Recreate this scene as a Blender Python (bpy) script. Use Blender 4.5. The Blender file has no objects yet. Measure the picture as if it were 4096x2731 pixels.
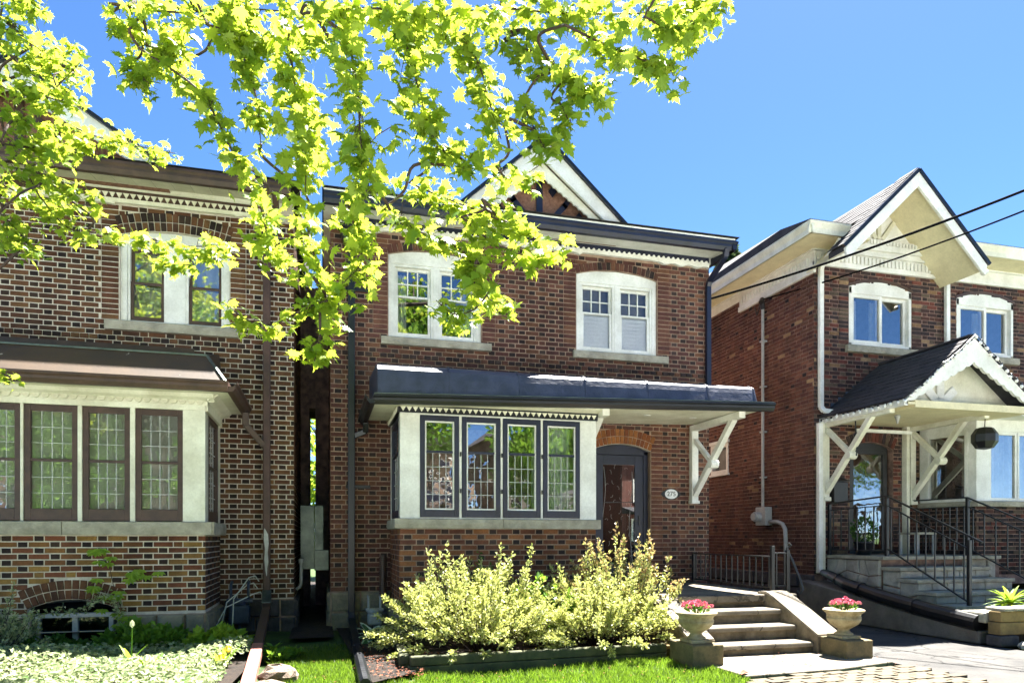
import bpy, math, random
import numpy as np
from mathutils import Vector, Matrix

random.seed(7)
R = math.radians
SC = bpy.context.scene
COL = SC.collection

# ---------------------------------------------------------------- camera
EYE = 1.40
cam_d = bpy.data.cameras.new('camera')
cam = bpy.data.objects.new('camera', cam_d); COL.objects.link(cam)
cam.location = (0, 0, EYE)
cam.rotation_euler = (R(90), 0, R(-15.09))
cam_d.sensor_width = 36; cam_d.lens = 24.75
cam_d.shift_y = 0.1922
cam_d.clip_start = 0.05; cam_d.clip_end = 2000
SC.camera = cam

# ---------------------------------------------------------------- sky, sun, exposure
SUN_TRAVEL = Vector((-0.34, -0.31, -1.0)).normalized()
to_sun = -SUN_TRAVEL
w = bpy.data.worlds.new('World'); SC.world = w; w.use_nodes = True
wn = w.node_tree
bg = wn.nodes['Background']
sky = wn.nodes.new('ShaderNodeTexSky'); sky.sky_type = 'NISHITA'
sky.sun_disc = False
sky.sun_elevation = math.asin(to_sun.z)
sky.sun_rotation = math.atan2(to_sun.x, to_sun.y)
sky.altitude = 150; sky.air_density = 0.40; sky.dust_density = 0.15; sky.ozone_density = 1.2
hs = wn.nodes.new('ShaderNodeHueSaturation'); hs.inputs['Saturation'].default_value = 1.2
wn.links.new(sky.outputs[0], hs.inputs['Color']); wn.links.new(hs.outputs[0], bg.inputs[0])
bg.inputs[1].default_value = 0.055
sl = bpy.data.lights.new('sun', 'SUN'); sl.energy = 5.0; sl.angle = R(0.6); sl.color = (1, 0.965, 0.90)
so = bpy.data.objects.new('sun', sl); COL.objects.link(so)
so.rotation_euler = SUN_TRAVEL.to_track_quat('-Z', 'Y').to_euler()
SC.view_settings.view_transform = 'Standard'; SC.view_settings.look = 'None'
SC.view_settings.exposure = 3.1; SC.view_settings.gamma = 1
SC.render.engine = 'CYCLES'
SC.cycles.max_bounces = 8; SC.cycles.diffuse_bounces = 4; SC.cycles.glossy_bounces = 4
SC.cycles.transmission_bounces = 4; SC.cycles.transparent_max_bounces = 12
SC.cycles.caustics_reflective = False; SC.cycles.caustics_refractive = False
SC.cycles.sample_clamp_indirect = 8
SC.cycles.use_denoising = True

# ---------------------------------------------------------------- materials
def lin(r, g, b):
    f = lambda c: (c/255/12.92) if c/255 <= 0.04045 else ((c/255+0.055)/1.055)**2.4
    return (f(r), f(g), f(b), 1)
M = {}
def nmath(nt, op, a, b=None):
    n = nt.nodes.new('ShaderNodeMath'); n.operation = op
    for i, v in enumerate((a, b)):
        if v is None: continue
        if isinstance(v, (int, float)): n.inputs[i].default_value = v
        else: nt.links.new(v, n.inputs[i])
    return n.outputs[0]
def noise(nt, scale, detail=4, rough=0.6, vec=None):
    n = nt.nodes.new('ShaderNodeTexNoise'); n.inputs['Scale'].default_value = scale
    n.inputs['Detail'].default_value = detail; n.inputs['Roughness'].default_value = rough
    if vec is None:
        g = nt.nodes.get('GEO') or nt.nodes.new('ShaderNodeNewGeometry'); g.name = 'GEO'; vec = g.outputs['Position']
    nt.links.new(vec, n.inputs['Vector'])
    return n.outputs[0]
def ramp(nt, fac, stops):
    n = nt.nodes.new('ShaderNodeValToRGB'); e = n.color_ramp.elements
    while len(e) < len(stops): e.new(0.5)
    for el, (p, c) in zip(e, stops): el.position = p; el.color = c
    nt.links.new(fac, n.inputs[0]); return n.outputs[0]
def mixc(nt, fac, a, b, mode='MIX'):
    n = nt.nodes.new('ShaderNodeMix'); n.data_type = 'RGBA'; n.blend_type = mode
    for i, v in ((0, fac), (6, a), (7, b)):
        if isinstance(v, (int, float)): n.inputs[i].default_value = v
        elif isinstance(v, tuple): n.inputs[i].default_value = v
        else: nt.links.new(v, n.inputs[i])
    return n.outputs[2]
def bump(nt, h, strength, dist=0.01):
    n = nt.nodes.new('ShaderNodeBump'); n.inputs['Strength'].default_value = strength
    n.inputs['Distance'].default_value = dist
    nt.links.new(h, n.inputs['Height']); return n.outputs[0]
def mat(name, col, col2=None, rough=0.7, scale=6, fine=60, bmp=0.3, bdist=0.004, spec=0.4, metal=0, spots=None, attr=None, lo=0.35, hi=0.65, crack=None):
    m = bpy.data.materials.new(name); m.use_nodes = True; nt = m.node_tree
    p = nt.nodes['Principled BSDF']
    n1 = noise(nt, scale, 6, 0.65)
    c2 = col2 if col2 else tuple(min(1, c*0.72) for c in col[:3])+(1,)
    if attr:
        a = nt.nodes.new('ShaderNodeVertexColor'); a.layer_name = attr
        n2 = noise(nt, fine, 5, 0.7)
        base = mixc(nt, 0.9, a.outputs[0], ramp(nt, n1, [(0.3, (0.72, 0.70, 0.70, 1)), (0.7, (1.16, 1.16, 1.16, 1))]), 'MULTIPLY')
        n0 = noise(nt, 0.55, 5, 0.7)
        base = mixc(nt, 0.85, base, ramp(nt, n0, [(0.36, (0.62, 0.60, 0.60, 1)), (0.62, (1.14, 1.12, 1.10, 1))]), 'MULTIPLY')
        mp_ = nt.nodes.new('ShaderNodeMapping'); mp_.inputs['Scale'].default_value = (1, 1, 0.12); nt.links.new(nt.nodes['GEO'].outputs['Position'], mp_.inputs[0])
        n4 = noise(nt, 3.2, 5, 0.6, mp_.outputs[0])
        base = mixc(nt, 0.8, base, ramp(nt, n4, [(0.34, (0.66, 0.64, 0.63, 1)), (0.6, (1.1, 1.1, 1.1, 1))]), 'MULTIPLY')
        base = mixc(nt, 0.7, base, ramp(nt, n2, [(0.3, (0.62, 0.60, 0.60, 1)), (0.68, (1.22, 1.2, 1.2, 1))]), 'MULTIPLY')
    else:
        base = ramp(nt, n1, [(lo, c2), (hi, col)])
        n2 = noise(nt, fine, 4, 0.7)
        base = mixc(nt, 0.35, base, ramp(nt, n2, [(0.3, (0.7, 0.7, 0.7, 1)), (0.7, (1.15, 1.15, 1.15, 1))]), 'MULTIPLY')
    if spots:
        sc, thr, scol = spots
        n3 = noise(nt, sc, 5, 0.6)
        base = mixc(nt, ramp(nt, n3, [(thr, (0, 0, 0, 1)), (thr+0.04, (1, 1, 1, 1))]), base, scol)
    if crack:
        vo = nt.nodes.new('ShaderNodeTexVoronoi'); vo.feature = 'DISTANCE_TO_EDGE'; vo.inputs['Scale'].default_value = crack
        wob = nt.nodes.new('ShaderNodeTexNoise'); wob.inputs['Scale'].default_value = 5; wob.inputs['Detail'].default_value = 5
        g = nt.nodes['GEO']; nt.links.new(g.outputs['Position'], wob.inputs['Vector'])
        vm = nt.nodes.new('ShaderNodeVectorMath'); vm.operation = 'MULTIPLY_ADD'; vm.inputs[1].default_value = (.3, .3, .3)
        nt.links.new(wob.outputs['Color'], vm.inputs[0]); nt.links.new(g.outputs['Position'], vm.inputs[2]); nt.links.new(vm.outputs[0], vo.inputs['Vector'])
        base = mixc(nt, ramp(nt, vo.outputs['Distance'], [(0.004, (1, 1, 1, 1)), (0.011, (0, 0, 0, 1))]), base, tuple(c*0.25 for c in col[:3])+(1,))
    nt.links.new(base, p.inputs['Base Color'])
    rr = nt.nodes.new('ShaderNodeMapRange'); rr.inputs[3].default_value = max(0.05, rough-0.12); rr.inputs[4].default_value = min(1, rough+0.12)
    nt.links.new(n1, rr.inputs[0]); nt.links.new(rr.outputs[0], p.inputs['Roughness'])
    p.inputs['Specular IOR Level'].default_value = spec; p.inputs['Metallic'].default_value = metal
    if bmp: nt.links.new(bump(nt, n2, bmp, bdist), p.inputs['Normal'])
    M[name] = m; return m
def leafmat(name, c1, c2, trans, tfac=0.5, edge=None, rough=0.45, spec=0.3, hue=0.0):
    m = bpy.data.materials.new(name); m.use_nodes = True; nt = m.node_tree
    p = nt.nodes['Principled BSDF']; out = nt.nodes['Material Output']
    g = nt.nodes.new('ShaderNodeNewGeometry'); g.name = 'GEO'
    oi = nt.nodes.new('ShaderNodeObjectInfo')
    r = nmath(nt, 'FRACT', nmath(nt, 'ADD', g.outputs['Random Per Island'], oi.outputs['Random']))
    base = ramp(nt, r, [(0.0, c1), (1.0, c2)])
    if edge:
        a = nt.nodes.new('ShaderNodeVertexColor'); a.layer_name = 'Col'
        base = mixc(nt, a.outputs[0], base, edge)
    nt.links.new(base, p.inputs['Base Color']); p.inputs['Roughness'].default_value = rough
    p.inputs['Specular IOR Level'].default_value = spec
    t = nt.nodes.new('ShaderNodeBsdfTranslucent')
    tc = mixc(nt, 0.5, base, trans) if edge else ramp(nt, r, [(0, tuple(c*0.72 for c in trans[:3])+(1,)), (1, trans)])
    nt.links.new(tc, t.inputs[0])
    mx = nt.nodes.new('ShaderNodeMixShader'); mx.inputs[0].default_value = tfac
    nt.links.new(p.outputs[0], mx.inputs[1]); nt.links.new(t.outputs[0], mx.inputs[2])
    nt.links.new(mx.outputs[0], out.inputs[0])
    M[name] = m; return m
def glassmat(name, gl=0.3, tint=(0.82, 0.86, 0.86, 1), rough=0.01, wave=0.0, wscale=3):
    m = bpy.data.materials.new(name); m.use_nodes = True; nt = m.node_tree
    nt.nodes.remove(nt.nodes['Principled BSDF']); out = nt.nodes['Material Output']
    gs = nt.nodes.new('ShaderNodeBsdfGlossy'); gs.inputs['Roughness'].default_value = rough
    tr = nt.nodes.new('ShaderNodeBsdfTransparent'); tr.inputs[0].default_value = tint
    fr = nt.nodes.new('ShaderNodeFresnel'); fr.inputs[0].default_value = 1.5
    fac = nmath(nt, 'ADD', fr.outputs[0], gl)
    mx = nt.nodes.new('ShaderNodeMixShader'); nt.links.new(fac, mx.inputs[0])
    nt.links.new(tr.outputs[0], mx.inputs[1]); nt.links.new(gs.outputs[0], mx.inputs[2])
    nt.links.new(mx.outputs[0], out.inputs[0])
    if wave:
        b = bump(nt, noise(nt, wscale, 2, 0.5), wave, 0.02); nt.links.new(b, gs.inputs['Normal'])
    M[name] = m; return m

mat('brick', (1, 1, 1, 1), attr='Col', rough=0.85, scale=3.0, fine=45, bmp=0.6, bdist=0.004, spec=0.2)
mat('mortar_pale', lin(212, 204, 190), lin(176, 166, 152), rough=0.95, fine=70, bmp=0.6)
mat('mortar_tan', lin(166, 142, 122), lin(124, 102, 88), rough=0.95, fine=70, bmp=0.6)
mat('mortar_dark', lin(150, 122, 108), lin(92, 74, 68), rough=0.95, fine=70, bmp=0.6)
mat('stone', lin(176, 170, 152), lin(140, 136, 122), rough=0.9, scale=5, fine=28, bmp=0.9, bdist=0.012, spec=0.2)
mat('foundation_stone', lin(150, 140, 118), lin(112, 106, 92), rough=0.92, scale=4, fine=22, bmp=1.0, bdist=0.02, spec=0.2)
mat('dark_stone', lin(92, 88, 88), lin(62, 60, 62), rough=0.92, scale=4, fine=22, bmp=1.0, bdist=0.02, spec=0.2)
mat('flagstone', lin(184, 178, 166), lin(138, 134, 126), rough=0.9, scale=3, fine=25, bmp=0.9, bdist=0.01, spec=0.2)
mat('white_paint', lin(236, 236, 230), lin(206, 205, 196), rough=0.55, scale=2.2, fine=35, bmp=0.12, bdist=0.003)
mat('cream_paint', lin(232, 231, 214), lin(202, 199, 178), rough=0.6, scale=2.2, fine=35, bmp=0.15, bdist=0.003)
mat('soffit_and_shade_paint', lin(214, 211, 190), lin(196, 192, 170), rough=0.7, scale=4, fine=30, bmp=0.15, bdist=0.003)
mat('ivory_paint', lin(222, 212, 176), lin(206, 196, 160), rough=0.7, scale=4, fine=30, bmp=0.15, bdist=0.003)
mat('navy_paint', lin(30, 35, 58), lin(20, 24, 40), rough=0.4, scale=5, fine=40, bmp=0.12, spec=0.5)
mat('navy_metal', lin(58, 63, 82), lin(38, 42, 56), rough=0.44, scale=3.5, fine=9, bmp=0.5, bdist=0.02, spec=0.6, spots=(7, 0.72, lin(120, 124, 136)))
mat('black_metal', lin(36, 36, 38), lin(24, 24, 26), rough=0.4, scale=5, fine=50, bmp=0.15, spec=0.5)
mat('black_gutter', lin(24, 27, 33), lin(15, 17, 22), rough=0.35, scale=4, fine=40, bmp=0.15, spec=0.5)
mat('brown_metal', lin(72, 54, 36), lin(52, 40, 30), rough=0.62, scale=1.6, fine=30, bmp=0.2, bdist=0.006, spec=0.5, spots=(9, 0.69, lin(196, 186, 172)))
mat('brown_paint', lin(82, 62, 52), lin(60, 46, 40), rough=0.45, scale=4, fine=40, bmp=0.15, spec=0.4)
mat('brown_peel', lin(86, 62, 56), lin(64, 46, 42), rough=0.5, scale=4, fine=40, bmp=0.2, spots=(5.0, 0.70, lin(206, 208, 214)))
mat('faded_red', lin(170, 116, 104), lin(140, 92, 82), rough=0.6, scale=4, fine=40, bmp=0.2)
mat('pebbledash', lin(150, 112, 92), lin(112, 78, 62), rough=0.95, scale=20, fine=110, bmp=1.0, bdist=0.012)
mat('shingle', lin(70, 67, 69), lin(46, 45, 48), rough=0.9, scale=5, fine=120, bmp=0.8, bdist=0.006)
mat('lead', lin(196, 198, 196), lin(168, 170, 168), rough=0.5, scale=8, fine=60, bmp=0.1)
mat('galvanised', lin(118, 128, 120), lin(74, 84, 78), rough=0.4, scale=3, fine=22, bmp=0.3, bdist=0.01, metal=0.6)
mat('grey_plastic', lin(176, 178, 176), lin(150, 152, 152), rough=0.5, scale=5, fine=40, bmp=0.1)
mat('meter_blue', lin(70, 84, 104), lin(50, 60, 78), rough=0.5, scale=5, fine=40, bmp=0.15)
mat('concrete', lin(134, 126, 112), lin(98, 91, 80), rough=0.92, scale=2.5, fine=55, bmp=0.7, bdist=0.006, spec=0.2, crack=1.1)
mat('concrete_side', lin(132, 120, 100), lin(86, 78, 64), rough=0.92, scale=4, fine=45, bmp=0.8, bdist=0.008, spec=0.2)
mat('parging', lin(138, 130, 120), lin(104, 98, 90), rough=0.92, scale=2, fine=40, bmp=0.7, bdist=0.008, spec=0.2, spots=(1.7, 0.64, lin(96, 96, 56)))
mat('bounce_concrete', lin(200, 199, 196), lin(184, 183, 181), rough=0.93, scale=2, fine=160, bmp=0.6, bdist=0.006, spec=0.25)  # paving out of view, made pale to bounce sunlight onto the shaded fronts
mat('asphalt', lin(82, 80, 77), lin(58, 57, 56), rough=0.93, scale=1.6, fine=130, bmp=0.9, bdist=0.006, spec=0.25, crack=0.7)
mat('paver', lin(98, 88, 70), lin(70, 62, 48), rough=0.9, scale=6, fine=50, bmp=0.7, bdist=0.006)
mat('timber', lin(92, 92, 66), lin(52, 58, 42), rough=0.85, scale=4, fine=30, bmp=0.8, bdist=0.008)
mat('timber_tan', lin(150, 126, 80), lin(104, 88, 58), rough=0.85, scale=4, fine=30, bmp=0.8, bdist=0.008)
mat('soil', lin(54, 42, 34), lin(26, 21, 17), rough=1.0, scale=8, fine=50, bmp=1.0, bdist=0.03)
mat('lawn_ground', lin(66, 92, 34), lin(46, 62, 28), rough=1.0, scale=3, fine=60, bmp=1.0, bdist=0.02)
mat('bark', lin(84, 72, 62), lin(48, 42, 38), rough=0.95, scale=14, fine=50, bmp=1.0, bdist=0.02)
mat('twig', lin(74, 58, 50), lin(48, 38, 36), rough=0.8, scale=20, fine=90, bmp=0.4)
mat('urn_stone', lin(176, 164, 130), lin(128, 112, 80), rough=0.85, scale=7, fine=45, bmp=0.5, bdist=0.005)
mat('block_stone', lin(124, 108, 76), lin(78, 74, 54), rough=0.92, scale=5, fine=40, bmp=0.8, bdist=0.008)
mat('rock', lin(140, 124, 108), lin(100, 86, 74), rough=0.9, scale=6, fine=30, bmp=1.0, bdist=0.02)
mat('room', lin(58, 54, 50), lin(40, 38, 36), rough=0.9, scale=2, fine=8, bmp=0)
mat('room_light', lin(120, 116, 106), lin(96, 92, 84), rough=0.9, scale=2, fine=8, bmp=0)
mat('curtain', lin(226, 230, 222), lin(196, 202, 194), rough=0.9, scale=3, fine=30, bmp=0.2)
mat('blind', lin(236, 238, 240), lin(222, 224, 228), rough=0.6, scale=3, fine=30, bmp=0.05)
mat('sign_white', lin(236, 236, 236), lin(222, 222, 222), rough=0.6, scale=3, fine=20, bmp=0)
mat('ink', lin(96, 100, 104), lin(70, 74, 80), rough=0.6, bmp=0)
mat('door_wood', lin(122, 84, 62), lin(84, 56, 42), rough=0.5, scale=6, fine=40, bmp=0.2)
mat('plastic_black', lin(26, 26, 28), lin(16, 16, 18), rough=0.38, scale=5, fine=40, bmp=0.15, spec=0.5)
mat('cable_black', lin(16, 16, 18), lin(12, 12, 14), rough=0.95, bmp=0, spec=0.05)
mat('far_brick', lin(98, 62, 52), lin(72, 46, 40), rough=0.95, scale=3, fine=30, bmp=0.3)
mat('terracotta', lin(150, 88, 58), lin(120, 66, 44), rough=0.8, bmp=0.3)
mat('bulb', lin(240, 240, 236), lin(220, 220, 214), rough=0.25, bmp=0)
mat('dry_leaf', lin(150, 84, 52), lin(110, 62, 40), rough=0.8, bmp=0.2)
mat('pink_petal', (0.80, 0.34, 0.42, 1), (0.72, 0.20, 0.28, 1), rough=0.6, scale=30, bmp=0)
mat('yellow_petal', lin(248, 226, 90), lin(240, 206, 40), rough=0.6, scale=30, bmp=0)
mat('white_petal', lin(246, 244, 214), lin(236, 232, 196), rough=0.6, scale=30, bmp=0)
glassmat('glass', 0.30)
glassmat('glass_clear', 0.08, tint=(0.95, 0.97, 0.97, 1))
glassmat('glass_leaded', 0.28, wave=0.25, wscale=4)
glassmat('glass_dark', 0.05, tint=(0.5, 0.52, 0.52, 1))
leafmat('maple_leaf', (0.06, 0.17, 0.012, 1), (0.24, 0.33, 0.035, 1), (0.50, 0.60, 0.055, 1), 0.55)
leafmat('golden_leaf', (0.14, 0.21, 0.03, 1), (0.68, 0.66, 0.38, 1), (0.6, 0.62, 0.16, 1), 0.35)
leafmat('pink_leaf', (0.14, 0.18, 0.04, 1), (0.50, 0.26, 0.16, 1), (0.5, 0.4, 0.15, 1), 0.35)
leafmat('dark_leaf', (0.025, 0.07, 0.012, 1), (0.06, 0.14, 0.02, 1), (0.12, 0.28, 0.02, 1), 0.35)
leafmat('mid_leaf', (0.05, 0.13, 0.015, 1), (0.12, 0.24, 0.03, 1), (0.25, 0.42, 0.04, 1), 0.4)
leafmat('bright_leaf', (0.14, 0.28, 0.02, 1), (0.26, 0.38, 0.04, 1), (0.42, 0.55, 0.05, 1), 0.45)
leafmat('pale_leaf', (0.10, 0.19, 0.05, 1), (0.46, 0.48, 0.30, 1), (0.5, 0.55, 0.3, 1), 0.3)
leafmat('hosta_leaf', (0.04, 0.12, 0.04, 1), (0.07, 0.17, 0.05, 1), (0.2, 0.35, 0.1, 1), 0.3, edge=(0.55, 0.6, 0.42, 1))
leafmat('variegated_leaf', (0.05, 0.12, 0.05, 1), (0.10, 0.18, 0.07, 1), (0.3, 0.4, 0.15, 1), 0.3, edge=(0.5, 0.54, 0.36, 1))
leafmat('spruce_leaf', (0.03, 0.06, 0.025, 1), (0.07, 0.10, 0.04, 1), (0.1, 0.15, 0.05, 1), 0.2)
leafmat('grass_blade', (0.03, 0.09, 0.01, 1), (0.17, 0.22, 0.04, 1), (0.25, 0.42, 0.03, 1), 0.4)

# ---------------------------------------------------------------- mesh builder
class MB:
    def __init__(s): s.v = []; s.f = []; s.c = []
    def add(s, vs, fs, col=None):
        b = len(s.v); s.v += [tuple(v) for v in vs]
        for f in fs: s.f.append(tuple(i+b for i in f)); s.c.append(col)
        return s
    def box(s, x0, x1, y0, y1, z0, z1, col=None):
        v = [(x0,y0,z0),(x1,y0,z0),(x1,y1,z0),(x0,y1,z0),(x0,y0,z1),(x1,y0,z1),(x1,y1,z1),(x0,y1,z1)]
        return s.add(v, [(3,2,1,0),(4,5,6,7),(0,1,5,4),(1,2,6,5),(2,3,7,6),(3,0,4,7)], col)
    def prism(s, a, b, col=None):            # two matching outlines joined, with caps
        n = len(a)
        return s.add(list(a)+list(b), [tuple(range(n-1,-1,-1)), tuple(range(n,2*n))]+[(i,(i+1)%n,n+(i+1)%n,n+i) for i in range(n)], col)
    def bar(s, p, q, w, h=None, up=(0,0,1), col=None):   # straight bar with a rectangular section
        h = h or w; p, q = Vector(p), Vector(q); d = (q-p).normalized(); up = Vector(up)
        x = d.cross(up)
        if x.length < 1e-4: x = d.cross(Vector((1,0,0)))
        x.normalize(); y = x.cross(d)
        o = [x*w/2*a+y*h/2*b for a, b in ((-1,-1),(1,-1),(1,1),(-1,1))]
        return s.prism([p+k for k in o], [q+k for k in o], col)
    def tube(s, pts, r, n=8, r2=None, col=None):
        pts = [Vector(p) for p in pts]; m = len(pts); r2 = r if r2 is None else r2
        rings = []; x = None
        for i, p in enumerate(pts):
            d = (pts[min(i+1,m-1)]-pts[max(i-1,0)]).normalized()
            if x is None:
                x = d.cross(Vector((0,0,1)))
                if x.length < 1e-3: x = d.cross(Vector((0,1,0)))
            x = (x-d*x.dot(d)).normalized(); y = d.cross(x)
            t = i/(m-1); rr = r[i] if isinstance(r, (list, tuple)) else r+(r2-r)*t
            rings.append([p+(x*math.cos(2*math.pi*(k+.5)/n)+y*math.sin(2*math.pi*(k+.5)/n))*rr for k in range(n)])
        vs = [v for q in rings for v in q]
        fs = [(i*n+k, i*n+(k+1)%n, (i+1)*n+(k+1)%n, (i+1)*n+k) for i in range(m-1) for k in range(n)]
        fs += [tuple(range(n-1,-1,-1)), tuple(range((m-1)*n, m*n))]
        return s.add(vs, fs, col)
    def lathe(s, prof, c, n=20, col=None, wob=0):
        vs = []
        for r, z in prof:
            for k in range(n):
                a = 2*math.pi*k/n; rr = r*(1+wob*math.cos(a*n/2) if wob else 1)
                vs.append((c[0]+rr*math.cos(a), c[1]+rr*math.sin(a), c[2]+z))
        m = len(prof)
        fs = [(i*n+k, i*n+(k+1)%n, (i+1)*n+(k+1)%n, (i+1)*n+k) for i in range(m-1) for k in range(n)]
        fs += [tuple(range(n-1,-1,-1)), tuple(range((m-1)*n, m*n))]
        return s.add(vs, fs, col)
    def mesh(s, name, material, off=(0,0,0), smooth=False):
        me = bpy.data.meshes.new(name)
        v = np.array(s.v, dtype=float)-np.array(off, dtype=float)
        me.from_pydata(v.tolist(), [], s.f)
        if any(c is not None for c in s.c):
            a = me.color_attributes.new('Col', 'FLOAT_COLOR', 'CORNER')
            buf = []
            for f, c in zip(s.f, s.c):
                if c is not None and isinstance(c[0], (tuple, list)):
                    for cc in c: buf += [cc[0], cc[1], cc[2], 1]
                else:
                    c = c or (1,1,1); buf += [c[0], c[1], c[2], 1]*len(f)
            a.data.foreach_set('color', buf)
        if smooth:
            me.polygons.foreach_set('use_smooth', [True]*len(me.polygons))
        me.materials.append(M[material] if isinstance(material, str) else material)
        me.update()
        return me

def root_loc(p):
    while p.parent: p = p.parent
    return p.location
def link(name, me, parent=None, loc=(0,0,0)):
    o = bpy.data.objects.new(name, me); COL.objects.link(o); o.location = loc
    if parent: o.parent = parent
    return o
def part(name, mb, material, parent, smooth=False, bev=0, kind=None, label=None):
    o = link(name, mb.mesh(name, material, root_loc(parent), smooth), parent)
    if bev:
        b = o.modifiers.new('bevel', 'BEVEL'); b.width = bev; b.segments = 2; b.limit_method = 'ANGLE'; b.angle_limit = R(40)
    if kind: o['kind'] = kind
    if label: o['label'] = label
    return o
def tag(o, label, cat, group=None):
    o['label'] = label; o['category'] = cat
    if group: o['group'] = group
    return o
def thing(name, label, cat, loc, group=None):
    o = bpy.data.objects.new(name, None); COL.objects.link(o); o.location = loc; o.empty_display_size = 0.2
    return tag(o, label, cat, group)
def solo(name, mb, material, label, cat, loc=(0,0,0), group=None, smooth=False, bev=0):
    o = link(name, mb.mesh(name, material, loc, smooth), None, loc)
    if bev:
        b = o.modifiers.new('bevel', 'BEVEL'); b.width = bev; b.segments = 2; b.limit_method = 'ANGLE'; b.angle_limit = R(40)
    return tag(o, label, cat, group)
def struct(name, mb, material, bev=0, kind='structure'):
    o = link(name, mb.mesh(name, material)); o['kind'] = kind
    if bev:
        b = o.modifiers.new('bevel', 'BEVEL'); b.width = bev; b.segments = 2
    return o

# ---------------------------------------------------------------- walls, bricks, openings
class Wall:
    """a vertical plane: u runs along d, outward normal is to the right of d seen from above"""
    def __init__(s, x, y, dx, dy):
        s.o = Vector((x, y, 0)); s.d = Vector((dx, dy, 0)).normalized(); s.n = Vector((s.d.y, -s.d.x, 0))
        s.rot = math.atan2(s.d.y, s.d.x)
    def p(s, u, z, o=0): return s.o+s.d*u+s.n*o+Vector((0, 0, z))
    def box(s, mb, u0, u1, z0, z1, o0, o1, col=None):
        return mb.prism([s.p(u0,z0,o1), s.p(u1,z0,o1), s.p(u1,z1,o1), s.p(u0,z1,o1)][::-1], [s.p(u0,z0,o0), s.p(u1,z0,o0), s.p(u1,z1,o0), s.p(u0,z1,o0)][::-1], col)
    def prof(s, mb, pr, u0, u1, col=None):               # outline in (out, z) run along the wall
        return mb.prism([s.p(u0,z,o) for o, z in pr], [s.p(u1,z,o) for o, z in pr], col)
    def poly(s, mb, pl, o0, o1, col=None):               # outline in (u, z) given thickness
        return mb.prism([s.p(u,z,o1) for u, z in pl][::-1], [s.p(u,z,o0) for u, z in pl][::-1], col)
class Hole:
    def __init__(s, u0, u1, z0, zs, rise=0, ring=0):
        s.u0, s.u1, s.z0, s.zs, s.rise, s.ring = u0, u1, z0, zs, rise, ring
        s.uc = (u0+u1)/2; s.h = (u1-u0)/2; s.zt = zs+rise
        if rise: s.r = (s.h**2+rise**2)/(2*rise); s.zc = zs+rise-s.r; s.am = math.asin(s.h/s.r)
    def cut(s, z):
        if s.z0 < z <= s.zs: return (s.u0, s.u1)
        if s.rise and z > s.zs:
            ro = s.r+s.ring; k = z-s.zc
            if k >= ro: return None
            a = min(math.sqrt(ro*ro-k*k), k*math.tan(s.am)+0.004)
            return (s.uc-a, s.uc+a)
        return None
def wall_sheet(mb, wl, u0, u1, z0, z1, holes, depth=0.14, out=-0.005):
    us = sorted({u0, u1, *[min(max(h.u0, u0), u1) for h in holes], *[min(max(h.u1, u0), u1) for h in holes]})
    zs = sorted({z0, z1, *[min(max(h.z0, z0), z1) for h in holes], *[min(max(h.zt, z0), z1) for h in holes]})
    for a, b in zip(us, us[1:]):
        for c, d in zip(zs, zs[1:]):
            um, zm = (a+b)/2, (c+d)/2
            if not any(h.u0 < um < h.u1 and h.z0 < zm < h.zt for h in holes):
                mb.add([wl.p(a,c,out), wl.p(b,c,out), wl.p(b,d,out), wl.p(a,d,out)], [(0,1,2,3)])
    for h in holes:
        q = [(h.u0,h.z0), (h.u1,h.z0), (h.u1,h.zt), (h.u0,h.zt)]
        for i in range(4):
            a, b = q[i], q[(i+1)%4]
            mb.add([wl.p(*a,out), wl.p(*a,-depth), wl.p(*b,-depth), wl.p(*b,out)], [(3,2,1,0)])
COURSE = 0.072
def lay(out, wl, u0, u1, z0, z1, holes=(), strips=(), pal=(), dark=(), pdark=0.9, head_rows=(), proud=0.0, avoid=(), phase=0.0, cream=None):
    """Flemish bond between u0 and u1; appends (wall, u0, u1, z, colour, proud)"""
    n = int(round((z1-z0)/COURSE)); per = 0.335
    rows_h = {int(round((z-z0)/COURSE)) for z in head_rows}
    for i in range(n):
        zc = z0+(i+0.5)*COURSE
        cuts = [c for c in (h.cut(zc) for h in holes) if c]
        cuts += [(a, b) for a, b, c, d in strips if c < zc < d]
        cuts += [(a, b) for a, b, c, d in avoid if c < zc < d]
        runs = [(u0, u1)]
        for a, b in cuts:
            nr = []
            for p, q in runs:
                if b <= p or a >= q: nr.append((p, q)); continue
                if a-p > 0.02: nr.append((p, a))
                if q-b > 0.02: nr.append((b, q))
            runs = nr
        for p, q in runs:
            hr = i in rows_h
            x = math.floor((p-u0)/per)*per+u0-per+(per/2 if i % 2 else 0)+phase
            k = 0
            while x < q:
                for w, hd in (((0.1, 1), (0.1, 2), (0.1, 1)) if hr else ((0.215, 0), (0.1, 1))):
                    a, b = max(x, p), min(x+w, q)
                    if b-a > 0.025:
                        if hd == 1: c = random.choice(dark) if random.random() < pdark else random.choice(pal)
                        else: c = random.choice(pal)
                        out.append((wl, a+random.uniform(.001,.004), b-random.uniform(.001,.004), zc, c, proud+(0.016 if hr else 0)+random.uniform(-.003,.003)))
                    x += w+0.0105 if not hr else w+0.0117
        for a, b, c, d in strips:
            if c < zc < d: out.append((wl, a+.006, b-.005, zc, random.choice(pal), proud+0.004+random.uniform(-.003,.003)))
def weathered(pal):      # old soft-fired brick: a little browner and paler than the raw clay tone
    return [(r*1.04, g*1.26+.004, b*1.24+.004) for r, g, b in pal]
_bm = {}
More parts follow.
